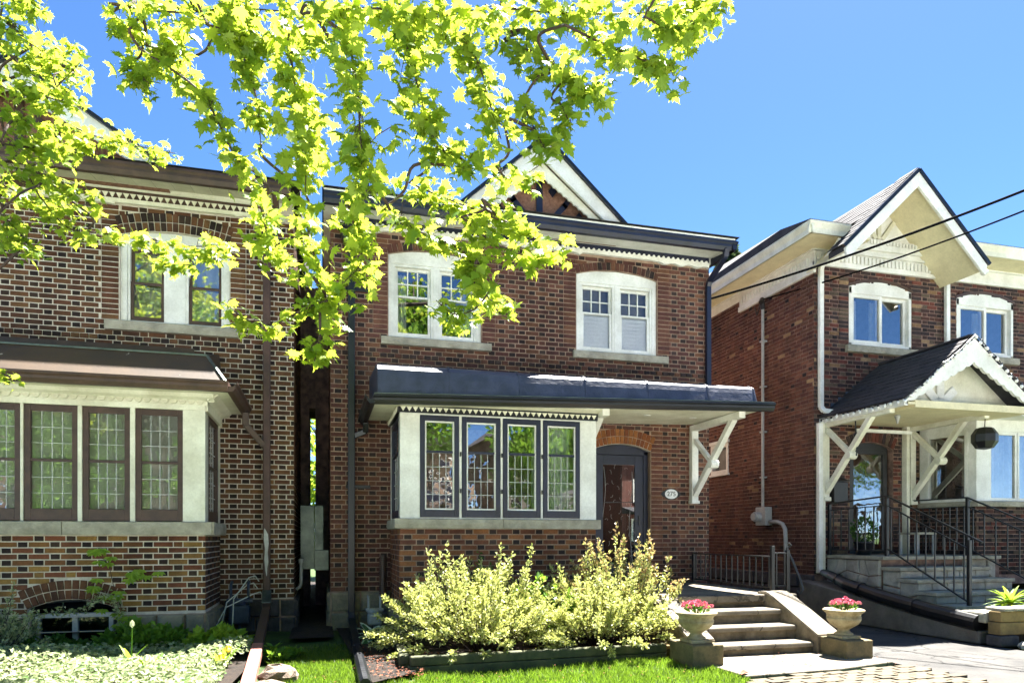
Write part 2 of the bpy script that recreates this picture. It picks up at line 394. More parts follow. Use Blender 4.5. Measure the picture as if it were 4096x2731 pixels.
def brick_mesh(w, col, h=COURSE-0.014, dp=0.04):
    key = (round(w, 3), col, h)
    if key not in _bm:
        mb = MB(); j = lambda: random.uniform(-.002, .002)
        v = [(-w/2+j(),0,-h/2+j()),(w/2+j(),0,-h/2+j()),(w/2+j(),0,h/2+j()),(-w/2+j(),0,h/2+j())]
        e = 0.003
        f = [(a*(1-2*e/w), -0.003, b*(1-2*e/h)) for a, _, b in v]
        bk = [(a, dp, b) for a, _, b in v]
        mb.add(f+v+bk, [(0,1,2,3)]+[(i,4+i,4+(i+1)%4,(i+1)%4) for i in range(4)]+[(4+i,8+i,8+(i+1)%4,4+(i+1)%4) for i in range(4)], col)
        _bm[key] = mb.mesh('brick', 'brick')
    return _bm[key]
def seen(p):
    v = p-cam.location; c, s = math.cos(R(15.09)), math.sin(R(15.09))
    fw = v.x*s+v.y*c; rt = v.x*c-v.y*s
    if fw < 1: return False
    x = 1176+1617*rt/fw; y = 1236-1617*v.z/fw
    return -20 < x < 2372 and -20 < y < 1590
def place_bricks(lst, parent, hide=(), most=300):
    rl = root_loc(parent); big = []; rest = []
    for b in lst:
        wl, a, c, z, col, pr = b
        p = wl.p((a+c)/2, z, pr); wdt = c-a
        ok = wdt > 0.085 and seen(p) and not any(x0 < p.x < x1 and z0 < z < z1 for x0, x1, z0, z1 in hide) and wl.n.dot(Vector((0,0,EYE))-p) > 0.35*(p-cam.location).length
        (big if ok else rest).append((wdt/(p-cam.location).length, b, p))
    big.sort(key=lambda t: -t[0])
    for _, (wl, a, c, z, col, pr), p in big[:most]:
        w = 0.2 if c-a > 0.19 else (0.088 if c-a < 0.12 else c-a)
        w = round((c-a)*100)/100 if 0.12 < c-a < 0.19 else (0.212 if c-a >= 0.19 else 0.097)
        o = link('brick', brick_mesh(w, col), parent, p-rl); o.rotation_euler = (0, 0, wl.rot)
    mb = MB(); h = COURSE-0.014; e = 0.003
    for _, (wl, a, c, z, col, pr), p in big[most:]+rest:
        j = [random.uniform(-.002, .002) for _ in range(8)]
        q = [(a+j[0], z-h/2+j[1]), (c+j[2], z-h/2+j[3]), (c+j[4], z+h/2+j[5]), (a+j[6], z+h/2+j[7])]
        m = ((a+c)/2, z)
        f = [wl.p(u+(e if u < m[0] else -e), zz+(e if zz < m[1] else -e), pr+0.003) for u, zz in q]
        v = [wl.p(u, zz, pr) for u, zz in q]; bk = [wl.p(u, zz, pr-0.03) for u, zz in q]
        mb.add(f+v+bk, [(0,1,2,3)]+[(i,4+i,4+(i+1)%4,(i+1)%4) for i in range(4)]+[(4+i,8+i,8+(i+1)%4,4+(i+1)%4) for i in range(4)], col)
    part('brickwork', mb, 'brick', parent, kind='stuff')
def arch(parent, wl, h, pal, rows=1, mortar='mortar_pale'):
    n = max(5, int(round(2*h.am*(h.r+h.ring/2)/0.079))); rl = root_loc(parent)
    mb = MB(); pl = []
    for i in range(n+1):
        a = -h.am+2*h.am*i/n; pl.append((h.uc+h.r*math.sin(a), h.zc+h.r*math.cos(a)))
    for i in range(n, -1, -1):
        a = -h.am+2*h.am*i/n; pl.append((h.uc+(h.r+h.ring)*math.sin(a), h.zc+(h.r+h.ring)*math.cos(a)))
    wl.poly(mb, pl, -0.12, -0.007); part('arch_bed', mb, mortar, parent)
    rh = h.ring/rows
    for rw in range(rows):
        for i in range(n):
            a = -h.am+2*h.am*(i+.5)/n; rr = h.r+rh*(rw+.5)
            w = 2*h.am*rr/n-0.011
            o = link('arch_brick', brick_mesh(round(w, 3), random.choice(pal), round(rh-0.012, 3), 0.1), parent, wl.p(h.uc+rr*math.sin(a), h.zc+rr*math.cos(a), 0.004+random.uniform(-.002,.002))-rl)
            o.rotation_euler = (0, a, wl.rot)

# ---------------------------------------------------------------- windows
def pane(parent, wl, u0, u1, z0, z1, o, material='glass', tilt=0.0):
    mb = MB(); t = [random.uniform(-tilt, tilt) for _ in range(3)]
    um, zm = (u0+u1)/2, (z0+z1)/2
    f = lambda u, z: wl.p(u, z, o+t[0]*(u-um)+t[1]*(z-zm))
    q = [(u0,z0),(u1,z0),(u1,z1),(u0,z1)]
    mb.add([f(*k) for k in q], [(0,1,2,3)])
    part('pane', mb, material, parent)
def frame_mb(mb, wl, u0, u1, z0, z1, o0, o1, ws, wt=None, wb=None):
    wt = wt or ws; wb = wb or ws
    wl.box(mb, u0, u0+ws, z0, z1, o0, o1); wl.box(mb, u1-ws, u1, z0, z1, o0, o1)
    wl.box(mb, u0+ws, u1-ws, z1-wt, z1, o0, o1); wl.box(mb, u0+ws, u1-ws, z0, z0+wb, o0, o1)
def lattice(parent, wl, u0, u1, z0, z1, o, nc, nr, bw, bar_mat='lead', glass='glass_leaded', tilt=0.008, bname='glazing_bar'):
    for i in range(nc):
        for j in range(nr):
            pane(parent, wl, u0+(u1-u0)*i/nc+bw*.3, u0+(u1-u0)*(i+1)/nc-bw*.3, z0+(z1-z0)*j/nr+bw*.3, z0+(z1-z0)*(j+1)/nr-bw*.3, o, glass, tilt)
    for i in range(1, nc):
        mb = MB(); u = u0+(u1-u0)*i/nc; wl.box(mb, u-bw/2, u+bw/2, z0, z1, o-bw*.8, o+bw*.8); part(bname, mb, bar_mat, parent)
    for j in range(1, nr):
        mb = MB(); z = z0+(z1-z0)*j/nr; wl.box(mb, u0, u1, z-bw/2, z+bw/2, o-bw*.8+.001, o+bw*.8-.001); part(bname, mb, bar_mat, parent)
def double_hung(parent, wl, u0, u1, z0, z1, o, frame, sash, grid=None, split=0.5, name='sash_window', glass='glass'):
    mb = MB(); frame_mb(mb, wl, u0, u1, z0, z1, o-.10, o, .035, .04, .045)
    wdw = part(name, mb, frame, parent, bev=.003)
    zm = z0+(z1-z0)*split; ui0, ui1 = u0+.036, u1-.036
    lo = MB(); frame_mb(lo, wl, ui0, ui1, z0+.046, zm+.02, o-.055, o-.018, .04, .03, .06); part('lower_sash', lo, sash, wdw, bev=.003)
    up = MB(); frame_mb(up, wl, ui0, ui1, zm-.02, z1-.041, o-.095, o-.058, .04, .045, .03); part('upper_sash', up, sash, wdw, bev=.003)
    pane(wdw, wl, ui0+.04, ui1-.04, z0+.106, zm-.01, o-.04, glass)
    if grid: lattice(wdw, wl, ui0+.04, ui1-.04, zm+.01, z1-.086, o-.076, grid[0], grid[1], .018, sash, glass, 0.0, 'muntin')
    else: pane(wdw, wl, ui0+.04, ui1-.04, zm+.01, z1-.086, o-.076, glass)
    return wdw
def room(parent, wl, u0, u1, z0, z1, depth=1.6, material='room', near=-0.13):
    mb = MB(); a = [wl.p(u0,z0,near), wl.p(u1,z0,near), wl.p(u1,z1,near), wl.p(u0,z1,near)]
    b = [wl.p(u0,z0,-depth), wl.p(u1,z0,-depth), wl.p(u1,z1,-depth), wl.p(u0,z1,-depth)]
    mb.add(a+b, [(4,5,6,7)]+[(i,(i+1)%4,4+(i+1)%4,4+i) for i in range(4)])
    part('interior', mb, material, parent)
def curtain(parent, wl, u0, u1, z0, z1, o, material='curtain', waves=5, amp=.02):
    mb = MB(); n = waves*6; vs = []
    for i in range(n+1):
        u = u0+(u1-u0)*i/n; d = amp*math.sin(i/6*2*math.pi)
        vs += [wl.p(u, z0, o+d*1.3), wl.p(u+.3*amp*math.sin(i), z1, o+d)]
    mb.add(vs, [(2*i,2*i+2,2*i+3,2*i+1) for i in range(n)]); part('curtain', mb, material, parent, smooth=True)
def blinds(parent, wl, u0, u1, z0, z1, o, pitch=.06):
    z = z0+.02
    while z < z1-.02:
        mb = MB(); mb.prism([wl.p(u0,z,o-.02), wl.p(u0,z+.05,o+.012), wl.p(u0,z+.055,o+.009), wl.p(u0,z+.006,o-.023)], [wl.p(u1,z,o-.02), wl.p(u1,z+.05,o+.012), wl.p(u1,z+.055,o+.009), wl.p(u1,z+.006,o-.023)])
        part('slat', mb, 'blind', parent); z += pitch
def stone_sill(parent, wl, u0, u1, z0, z1, o0, o1, name='sill', m='stone', n=14):
    """rock-faced stone bar: front face broken into uneven facets"""
    mb = MB(); vs = []
    for i in range(n+1):
        u = u0+(u1-u0)*i/n; e = 0 if 0 < i < n else -.012
        vs += [wl.p(u,z0,o0), wl.p(u,z0+.006,o1-.008+e+random.uniform(-.004,.004)), wl.p(u,(z0+z1)/2+random.uniform(-.02,.02),o1+e+random.uniform(-.01,.008)), wl.p(u,z1-.008,o1-.006+e), wl.p(u,z1,o1-.02), wl.p(u,z1,o0)]
    k = 6
    fs = [(i*k+j,(i+1)*k+j,(i+1)*k+(j+1)%k,i*k+(j+1)%k) for i in range(n) for j in range(k)]
    fs += [tuple(range(k-1,-1,-1)), tuple(range(n*k,n*k+k))]
    mb.add(vs, [f[::-1] for f in fs]); return part(name, mb, m, parent)
def stones(parent, wl, u0, u1, z0, z1, rows, wmin, wmax, m, o=0.0, name='foundation_stone', back='mortar_tan'):
    mb = MB(); wl.box(mb, u0, u1, z0, z1, -.2, o-.025); part('footing', mb, back, parent)
    for j in range(rows):
        a, b = z0+(z1-z0)*j/rows, z0+(z1-z0)*(j+1)/rows; u = u0
        while u < u1-.01:
            w = random.uniform(wmin, wmax)
            if u+w > u1-wmin*.5: w = u1-u
            q = [(u+.008,a+.007),(u+w-.008,a+.007),(u+w-.008,b-.007),(u+.008,b-.007)]
            mb = MB(); d = random.uniform(.0, .02); um, zm = u+w/2, (a+b)/2
            f = [wl.p(uu+(um-uu)*.14+random.uniform(-.01,.01), zz+(zm-zz)*.2+random.uniform(-.01,.01), o+.012+d+random.uniform(-.008,.008)) for uu, zz in q]
            v = [wl.p(uu, zz, o-.008) for uu, zz in q]; bk = [wl.p(uu, zz, o-.05) for uu, zz in q]
            mb.add(f+v+bk, [(0,1,2,3)]+[(i,4+i,4+(i+1)%4,(i+1)%4) for i in range(4)]+[(4+i,8+i,8+(i+1)%4,4+(i+1)%4) for i in range(4)])
            part(name, mb, m, parent); u += w
def teeth(parent, wl, u0, u1, z, h, step, o0, o1, m, name='frieze_triangle', fill=.82, rnd=False):
    n = int(round((u1-u0)/step)); rl = root_loc(parent)
    st = (u1-u0)/n; w = st*fill; mb = MB(); W0 = Wall(0, 0, wl.d.x, wl.d.y)
    pl = [(-w/2,0),(-w/2*.9,-h*.06),(0,-h),(w/2*.9,-h*.06),(w/2,0)] if not rnd else [(-w/2,0),(-w/2,-h*.5),(-w*.3,-h*.9),(0,-h),(w*.3,-h*.9),(w/2,-h*.5),(w/2,0)]
    W0.poly(mb, pl, o0, o1); me = mb.mesh(name, m)
    for i in range(n): link(name, me, parent, wl.p(u0+st*(i+.5), z)-rl)
GUTTER = lambda z, w=.13, h=.12: [(0,z+h),(0,z),(w*.55,z),(w*.8,z+h*.35),(w*.82,z+h*.6),(w,z+h*.78),(w,z+h),(w-.012,z+h),(w-.014,z+h*.8),(w*.6,z+h*.5),(.015,z+h*.5),(.015,z+h)]
def gutter(parent, wl, u0, u1, o, z, m, w=.13, h=.12, name='gutter'):
    mb = MB(); pr = GUTTER(z, w, h); wl.prof(mb, [(o+a, b) for a, b in pr], u0, u1); return part(name, mb, m, parent)
def downspout(parent, path, m, w=.085, d=.065, name='downspout'):
    mb = MB()
    for p, q in zip(path, path[1:]):
        p, q = Vector(p), Vector(q); e = (q-p).normalized()*.008; up = (0,1,0) if abs((q-p).normalized().y) < .7 else (0,0,1)
        mb.bar(p-e, q+e, w, d, up)
    return part(name, mb, m, parent, bev=.01)
def shingles(parent, origin, along, up, length, slope_len, expo=.14, width=.3, m='shingle', nrm=None, skip=0):
    """courses of tabs on a sloping plane: origin at the eave corner, 'along' the eave, 'up' the slope"""
    along, up = Vector(along).normalized(), Vector(up).normalized(); nv = along.cross(up).normalized()
    if nv.z < 0: nv = -nv
    rl = root_loc(parent); cache = {}
    nr = int(slope_len/expo+.5)
    for j in range(nr):
        x = -(width/2 if j % 2 else 0)-random.uniform(0,.05)
        while x < length:
            a, b = max(0, x), min(length, x+width); x += width
            if b-a < .03: continue
            w = round(b-a, 2); v = random.randrange(3); key = (w, v)
            if key not in cache:
                t = random.uniform(.008,.014); l = expo*1.25; mb = MB()
                A = [(-w/2+.003,-.0,t+.004),(w/2-.003,random.uniform(-.006,.006),t+.004),(w/2-.003,l,.004),(-w/2+.003,l,.004)]
                T = lambda q: along*q[0]+up*q[1]+nv*q[2]
                bt = [(q[0],q[1],q[2]-t) for q in A]
                mb.prism([T(q) for q in bt], [T(q) for q in A]); cache[key] = mb.mesh('shingle', m)
            link('shingle', cache[key], parent, Vector(origin)+along*((a+b)/2)+up*(j*expo)+nv*.004-rl)
# ================================================================ the setting: ground, drive, paths
D = 10.8
g = MB(); g.add([(-400,-400,-.06),(400,-400,-.06),(400,400,-.06),(-400,400,-.06)], [(0,1,2,3)]); struct('ground', g, 'lawn_ground')
g = MB(); nx, ny = 60, 40
for j in range(ny+1):
    for i in range(nx+1):
        x, y = -9+i*15.05/nx, 3.0+j*9.5/ny
        g.v.append((x, y, 0.0+.025*math.sin(x*2.1+y)*math.cos(y*1.7)+.05*max(0, (y-8.5)/2)))
g.f = [(j*(nx+1)+i, j*(nx+1)+i+1, (j+1)*(nx+1)+i+1, (j+1)*(nx+1)+i) for j in range(ny) for i in range(nx)]; g.c = [None]*len(g.f)
struct('lawn', g, 'lawn_ground')
def sheet(name, pts, z, t, m, bev=.01):
    mb = MB(); mb.prism([(x,y,z-t) for x, y in pts], [(x,y,z) for x, y in pts]); return struct(name, mb, m, bev)
sheet('driveway', [(6.03,4.7),(8.6,4.7),(8.33,7.3),(8.45,22),(6.44,22),(6.3,8)], .012, .1, 'asphalt', 0)
sheet('road', [(-60,-10.5),(60,-10.5),(60,-.6),(-60,-.6)], -.03, .1, 'bounce_concrete', 0)
sheet('sidewalk', [(-60,.1),(60,.1),(60,2.6),(-60,2.6)], .03, .12, 'bounce_concrete', .01); sheet('far_sidewalk', [(-60,-13),(60,-13),(60,-10.9),(-60,-10.9)], .03, .12, 'bounce_concrete', .01)
walk = sheet('walkway_slab', [(4.05,6.12),(5.2,6.2),(6.1,6.42),(6.1,7.2),(4.0,7.2)], .045, .12, 'concrete', .012)
sheet('walkway_bed', [(3.9,2.9),(6.3,2.9),(6.3,6.2),(5.2,6.1),(4.05,6.0)], .0, .1, 'soil', 0)
# pavers in front of the slab
pm = {}
wk = bpy.data.objects['walkway_bed']; k = 0
for j in range(12):
    for i in range(11):
        x, y = 4.0+i*.212+(.106 if j % 2 else 0), 5.0+j*.107
        if y > 6.0+.13*max(0, (x-4.05))*1.0 or x > 6.2: continue
        key = random.randrange(4)
        if key not in pm:
            b = MB(); b.box(-.1,.1,-.05,.05,0,.03+.003*key); pm[key] = b.mesh('paver', 'paver')
        o = link('paver', pm[key], wk, (x, y, .0)); o.rotation_euler = (0, random.uniform(-.02,.02), .13+random.uniform(-.02,.02))
def bedsoil(name, pts, z, m='soil'):
    mb = MB(); c = (sum(p[0] for p in pts)/len(pts), sum(p[1] for p in pts)/len(pts))
    mb.add([(x,y,z) for x, y in pts]+[(c[0],c[1],z+.04)], [(i,(i+1)%len(pts),len(pts)) for i in range(len(pts))]); return struct(name, mb, m)
bedsoil('garden_soil', [(-7,6.2),(-.85,6.2),(-.7,8.5),(-.9,10.7),(-1.2,10.75),(-1.5,9.5),(-7,9.5)], .07)
bedsoil('side_soil', [(.45,6.6),(.9,7.0),(1.0,9.45),(1.0,10.7),(.2,10.75),(.3,8.8)], .075)
bedsoil('alley_soil', [(-.42,9.6),(.15,9.6),(.10,22),(-.40,22)], .1)

# ================================================================ the brown-trimmed house
hl = thing('brick_house', 'brown brick house with brown-trimmed bay of leaded windows and copper-brown bay roof', 'house', (-3.5, D, 0), 'brick houses in the row')
PB = [lin(100,62,44)[:3], lin(108,68,46)[:3], lin(92,56,42)[:3], lin(112,74,48)[:3], lin(98,58,42)[:3], lin(86,54,42)[:3]]
PB = weathered(PB)
PO = [lin(138,96,54)[:3], lin(126,82,48)[:3], lin(114,70,44)[:3], lin(108,62,44)[:3], lin(146,104,56)[:3], lin(120,66,46)[:3]]
PO = weathered(PO)
PD = [lin(56,46,42)[:3], lin(66,54,46)[:3], lin(48,40,38)[:3]]
F = Wall(0, D, 1, 0)
hw = Hole(-2.70, -1.284, 4.40, 5.60, .10, .26)
mb = MB(); wall_sheet(mb, F, -7, -.40, .52, 6.3, [hw]); part('wall', mb, 'mortar_pale', hl)
bl = []
lay(bl, F, -6.2, -.40, .53, 6.0, [hw], [(-2.93,-2.71,4.42,5.98), (-1.275,-1.06,4.42,5.98)], PB, PD, .93, (4.16,), avoid=[(-6.3,-1.41,.4,3.62)])
SW = Wall(-.40, D, 0, 1)
mb = MB(); wall_sheet(mb, SW, 0, 10.5, .5, 6.3, []); part('wall', mb, 'mortar_pale', hl)
lay(bl, SW, .0, 3.2, .53, 6.0, pal=PB, dark=PD, pdark=.6)
# bay base
BY = 9.5; FB = Wall(0, BY, 1, 0); SB = Wall(-1.41, BY, 0, 1)
bh = Hole(-3.36, -2.42, .28, .56, .11, .24)
mb = MB(); wall_sheet(mb, FB, -6.2, -1.41, .46, 1.45, [bh]); wall_sheet(mb, SB, 0, 1.3, .46, 1.45, []); part('bay_wall', mb, 'mortar_pale', hl)
lay(bl, FB, -6.2, -1.41, .50, 1.44, [bh], pal=PO, dark=PD, pdark=.93)
lay(bl, SB, 0, 1.3, .50, 1.44, pal=PB, dark=PD, pdark=.8)
place_bricks(bl, hl, hide=[(-.4,-.2,0,9)])
arch(hl, F, hw, PB+PD, 2); arch(hl, FB, bh, PB, 2)
stones(hl, FB, -2.40, -1.41, .0, .47, 2, .3, .55, 'foundation_stone', .03); stones(hl, FB, -6.2, -3.38, .0, .47, 2, .3, .55, 'foundation_stone', .03)
stones(hl, SB, -.03, 1.3, .0, .47, 2, .3, .55, 'foundation_stone', .03)
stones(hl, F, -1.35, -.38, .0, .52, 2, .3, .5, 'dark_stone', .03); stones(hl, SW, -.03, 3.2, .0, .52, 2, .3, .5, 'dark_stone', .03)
# basement window
mb = MB(); frame_mb(mb, FB, -3.30, -2.46, .1, .50, -.16, -.06, .05); FB.box(mb, -2.91, -2.85, .15, .45, -.15, -.07)
bw = part('basement_window', mb, 'lead', hl, bev=.004); pane(bw, FB, -3.25, -2.91, .15, .45, -.11, 'glass_dark'); pane(bw, FB, -2.85, -2.51, .15, .45, -.11, 'glass_dark')
room(hl, FB, -3.36, -2.42, .05, .56, 1.0, near=-.17)
# upper window
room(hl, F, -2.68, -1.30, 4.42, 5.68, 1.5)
mb = MB(); F.poly(mb, [(-2.70,5.50),(-1.284,5.50),(-1.284,5.62),(-1.5,5.67),(-1.99,5.70),(-2.48,5.67),(-2.70,5.62)], -.14, -.05)
F.box(mb, -2.70,-2.62,4.40,5.50,-.13,-.05); F.box(mb, -1.365,-1.284,4.40,5.50,-.13,-.05); F.box(mb, -2.12,-1.87,4.40,5.50,-.13,-.06)
part('window_casing', mb, 'white_paint', hl, bev=.004)
for a, b in ((-2.62,-2.12),(-1.87,-1.365)): double_hung(hl, F, a, b, 4.40, 5.50, -.07, 'white_paint', 'brown_paint', None, .52)
curtain(hl, F, -2.66, -1.32, 4.45, 5.5, -.35, 'curtain', 9, .03)
stone_sill(hl, F, -2.88, -1.16, 4.265, 4.40, -.05, .075)
# bay windows
mb = MB(); FB.box(mb, -6.2, -1.41, 1.60, 3.22, -.16, -.10); FB.box(mb, -6.2, -1.41, 2.99, 3.06, -.10, .03)
for a, b in ((-6.2,-5.2),(-4.62,-4.57),(-3.98,-3.92),(-3.42,-3.39),(-2.822,-2.775),(-2.256,-2.2),(-1.665,-1.409)): FB.box(mb, a, b, 1.6, 2.99, -.1, .03)
SB.box(mb, 0.03, .22, 1.6, 2.99, -.1, .0); SB.box(mb, 1.12, 1.3, 1.6, 2.99, -.1, .0); SB.box(mb, .0, 1.3, 2.99, 3.22, -.1, .03)
FB.box(mb, -6.2, -1.38, 3.06, 3.24, -.1, .028)
frame_holes = MB()
part('bay_casing', mb, 'cream_paint', hl, bev=.004)
def leaded_casement(parent, wl, u0, u1, z0, z1, o, m, bead=None, split=.5, cols=3, rows=(3,3), low_h=.14, top_plain=False):
    mb = MB(); st = .065; frame_mb(mb, wl, u0, u1, z0, z1, o-.05, o, st, .075, low_h)
    wd = part('casement_window', mb, m, parent, bev=.004)
    a, b, c, d = u0+st, u1-st, z0+low_h, z1-.075
    if bead:
        mb = MB(); frame_mb(mb, wl, a, b, c, d, o-.05, o-.015, .02); part('glazing_bead', mb, bead, wd); a += .02; b -= .02; c += .02; d -= .02
    zm = c+(d-c)*split; mb = MB(); wl.box(mb, a, b, zm-.016, zm+.016, o-.05, o-.008); part('rail', mb, m, wd)
    lattice(wd, wl, a, b, c, zm-.016, o-.035, cols, rows[0], .0075)
    if top_plain: pane(wd, wl, a, b, zm+.016, d, o-.035, 'glass', .01)
    else: lattice(wd, wl, a, b, zm+.016, d, o-.035, cols, rows[1], .0075)
    return wd
for a, b in ((-5.15,-4.65),(-4.55,-4.0),(-3.92,-3.42),(-3.385,-2.822),(-2.775,-2.256),(-2.2,-1.665)): leaded_casement(hl, FB, a, b, 1.615, 2.985, .012, 'brown_paint', None, .5, 4, (3,3))
leaded_casement(hl, SB, .23, 1.11, 1.615, 2.985, .0, 'brown_paint', None, .5, 4, (3,3))
mb = MB(); FB.box(mb, -6.2, -1.52, 1.58, 1.62, -1.6, -.17); part('window_shelf', mb, 'room_light', hl)
for (a, b, m) in ((-3.32,-3.1,'curtain'),(-3.99,-3.5,'curtain'),(-2.76,-2.64,'curtain'),(-2.0,-1.66,'room_light')): curtain(hl, FB, a, b, 1.66, 2.95, -.22, m, 4, .02)
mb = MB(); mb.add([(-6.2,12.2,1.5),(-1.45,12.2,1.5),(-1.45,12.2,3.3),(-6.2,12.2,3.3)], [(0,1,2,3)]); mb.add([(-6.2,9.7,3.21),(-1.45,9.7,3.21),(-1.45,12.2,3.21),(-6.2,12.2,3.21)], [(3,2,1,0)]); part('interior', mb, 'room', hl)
stone_sill(hl, FB, -6.2, -2.98, 1.44, 1.605, -.1, .085, n=20); stone_sill(hl, FB, -2.972, -1.30, 1.44, 1.605, -.1, .085, n=12); stone_sill(hl, SB, -.09, 1.3, 1.442, 1.603, -.1, .10, n=8)
# bay frieze teeth, soffit, gutter, roof
teeth(hl, FB, -4.6, -1.42, 3.125, .062, .1, .03, .048, 'soffit_and_shade_paint', rnd=True)
mb = MB(); mb.prism([(-6.2,9.06,3.18),(-1.1,9.06,3.18),(-1.1,10.8,3.18),(-6.2,10.8,3.18)], [(-6.2,9.06,3.22),(-1.1,9.06,3.22),(-1.1,10.8,3.22),(-6.2,10.8,3.22)])
FB.prof(mb, [(.03,3.1),(.03,3.18),(.16,3.18),(.12,3.14),(.06,3.12)], -6.2, -1.3); SB.prof(mb, [(.031,3.1),(.031,3.18),(.16,3.18),(.12,3.14),(.06,3.12)], -.1, 1.3)
part('bay_soffit', mb, 'cream_paint', hl)
gutter(hl, Wall(0, 9.07, 1, 0), -6.2, -1.09, 0, 3.155, 'brown_paint', .12, .12); gutter(hl, Wall(-1.1, 9.0, 0, 1), 0, 1.78, 0, 3.155, 'brown_paint', .12, .12)
mb = MB(); a = [(-6.2,9.03,3.27),(-1.12,9.03,3.27),(-1.12,10.8,3.27)]; b = [(-6.2,9.42,3.66),(-1.38,9.42,3.66),(-1.38,10.8,3.66)]; c = [(-6.2,10.8,4.02),(-1.42,10.8,4.02)]
mb.add(a+b+c, [(0,1,4,3),(1,2,5,4),(3,4,7,6),(4,5,7)]); mb.add([(x,y,z-.02) for x,y,z in a+b], [(0,1,4,3),(1,2,5,4)])
br = part('bay_roof', mb, 'brown_metal', hl)
mb = MB(); mb.bar((-6.2,9.42,3.668),(-1.38,9.42,3.668),.03,.02); mb.bar((-1.38,9.42,3.668),(-1.12,9.03,3.28),.03,.02); mb.bar((-6.2,9.03,3.283),(-1.12,9.03,3.283),.025,.016); part('seam', mb, 'galvanised', br)
mb = MB(); F.box(mb, -6.2, -1.75, 3.98, 4.08, .0, .02); part('flashing', mb, 'brown_paint', hl)
downspout(hl, [(-1.04,10.5,3.17),(-1.04,10.55,3.0),(-.80,10.7,2.72)], 'brown_paint')
downspout(hl, [(-.77,10.70,6.0),(-.77,10.70,.56)], 'brown_peel', .1, .08)
downspout(hl, [(-.77,10.68,.58),(-.74,10.2,.42),(-.71,8.5,.16)], 'brown_paint', .11, .08)
downspout(hl, [(-.71,8.52,.165),(-.63,6.3,.07)], 'faded_red', .12, .09, name='drain_leader')
mb = MB(); mb.bar((-.77,10.69,.62),(-.75,10.35,.47),.125,.1); part('leader_joint', mb, 'galvanised', hl, bev=.01)
mb = MB(); zz = [1.52,1.40,1.30,1.18,1.05,.92]; L_ = [(-.80,1.55),(-.81,1.42),(-.79,1.25),(-.80,1.1),(-.79,.98),(-.775,.88),(-.765,.86),(-.76,.98),(-.745,1.06),(-.755,1.2),(-.74,1.33),(-.75,1.46),(-.78,1.52)]; Wall(0,10.66,1,0).poly(mb, L_, .0, .003); part('peeled_patch', mb, 'lead', hl)
# frieze, eave, gutter
mb = MB(); F.box(mb, -7, -.62, 6.06, 6.20, .0, .035); part('frieze_band', mb, 'brown_paint', hl)
teeth(hl, F, -3.0, -.66, 6.15, .075, .088, .035, .05, 'cream_paint', fill=.9)
mb = MB()
pl = [(-7,6.075),(-.52,6.075)]; u = -.52
for i in range(3): pl += [(u,6.0),(u-.05,5.985),(u-.1,6.0),(u-.16,6.03),(u-.2,6.0)][:4]; u -= .2
pl += [(-1.2,6.0),(-1.2,6.02),(-2.75,6.02),(-2.75,5.985),(-2.85,6.0),(-7,6.0)]
F.poly(mb, pl, .0, .05); part('frieze_board', mb, 'cream_paint', hl)
mb = MB(); F.prof(mb, [(.0,6.19),(.06,6.2),(.12,6.235),(.13,6.26),(.0,6.26)], -7, -.5); part('crown_moulding', mb, 'cream_paint', hl)
x = -7.0
while x < -.55:
    mb = MB(); x2 = min(x+.24, -.5); F.prof(mb, [(.13,6.225),(.60,6.135),(.60,6.155),(.13,6.245)], x+.004, x2-.004); part('soffit_panel', mb, 'soffit_and_shade_paint', hl); x += .24
mb = MB(); F.box(mb, -7, -.5, 6.24, 6.28, 0, .62); part('roof_deck', mb, 'cream_paint', hl)
gutter(hl, F, -7, -.42, .60, 6.115, 'brown_paint', .13, .15)
downspout(hl, [(-.62,10.13,6.14),(-.62,10.3,6.0),(-.76,10.68,5.86)], 'brown_paint')
mb = MB(); mb.prism([(-.93,10.6,5.76),(-.61,10.6,5.76),(-.66,10.6,5.56),(-.88,10.6,5.56)], [(-.93,10.78,5.76),(-.61,10.78,5.76),(-.66,10.78,5.56),(-.88,10.78,5.56)]); part('rain_hopper', mb, 'black_metal', hl, bev=.008)
mb = MB(); mb.add([(-7,10.06,6.29),(-.3,10.06,6.29),(-.3,21,8.5),(-7,21,8.5)], [(0,1,2,3)]); mb.add([(-.3,10.06,6.29),(-.3,21,8.5),(-.3,21,6.3),(-.3,10.06,6.25)], [(0,1,2,3)])
rf = part('roof', mb, 'shingle', hl)
mb = MB(); mb.box(-.40,-.235,14.0,15.4,.0,6.2); mb.box(-.24,-.12,14.05,15.3,3.9,6.2); part('gap_blocker', mb, 'mortar_dark', hl)  # masses added in the gap to narrow its bright strip
mb = MB(); mb.box(-7, -.42, D+.2, 21, .3, .5); mb.box(-7, -.42, 20.8, 21, .3, 8.45); mb.box(-7,-6.9,10.9,21,0,6.2); part('rear_wall', mb, 'mortar_dark', hl)

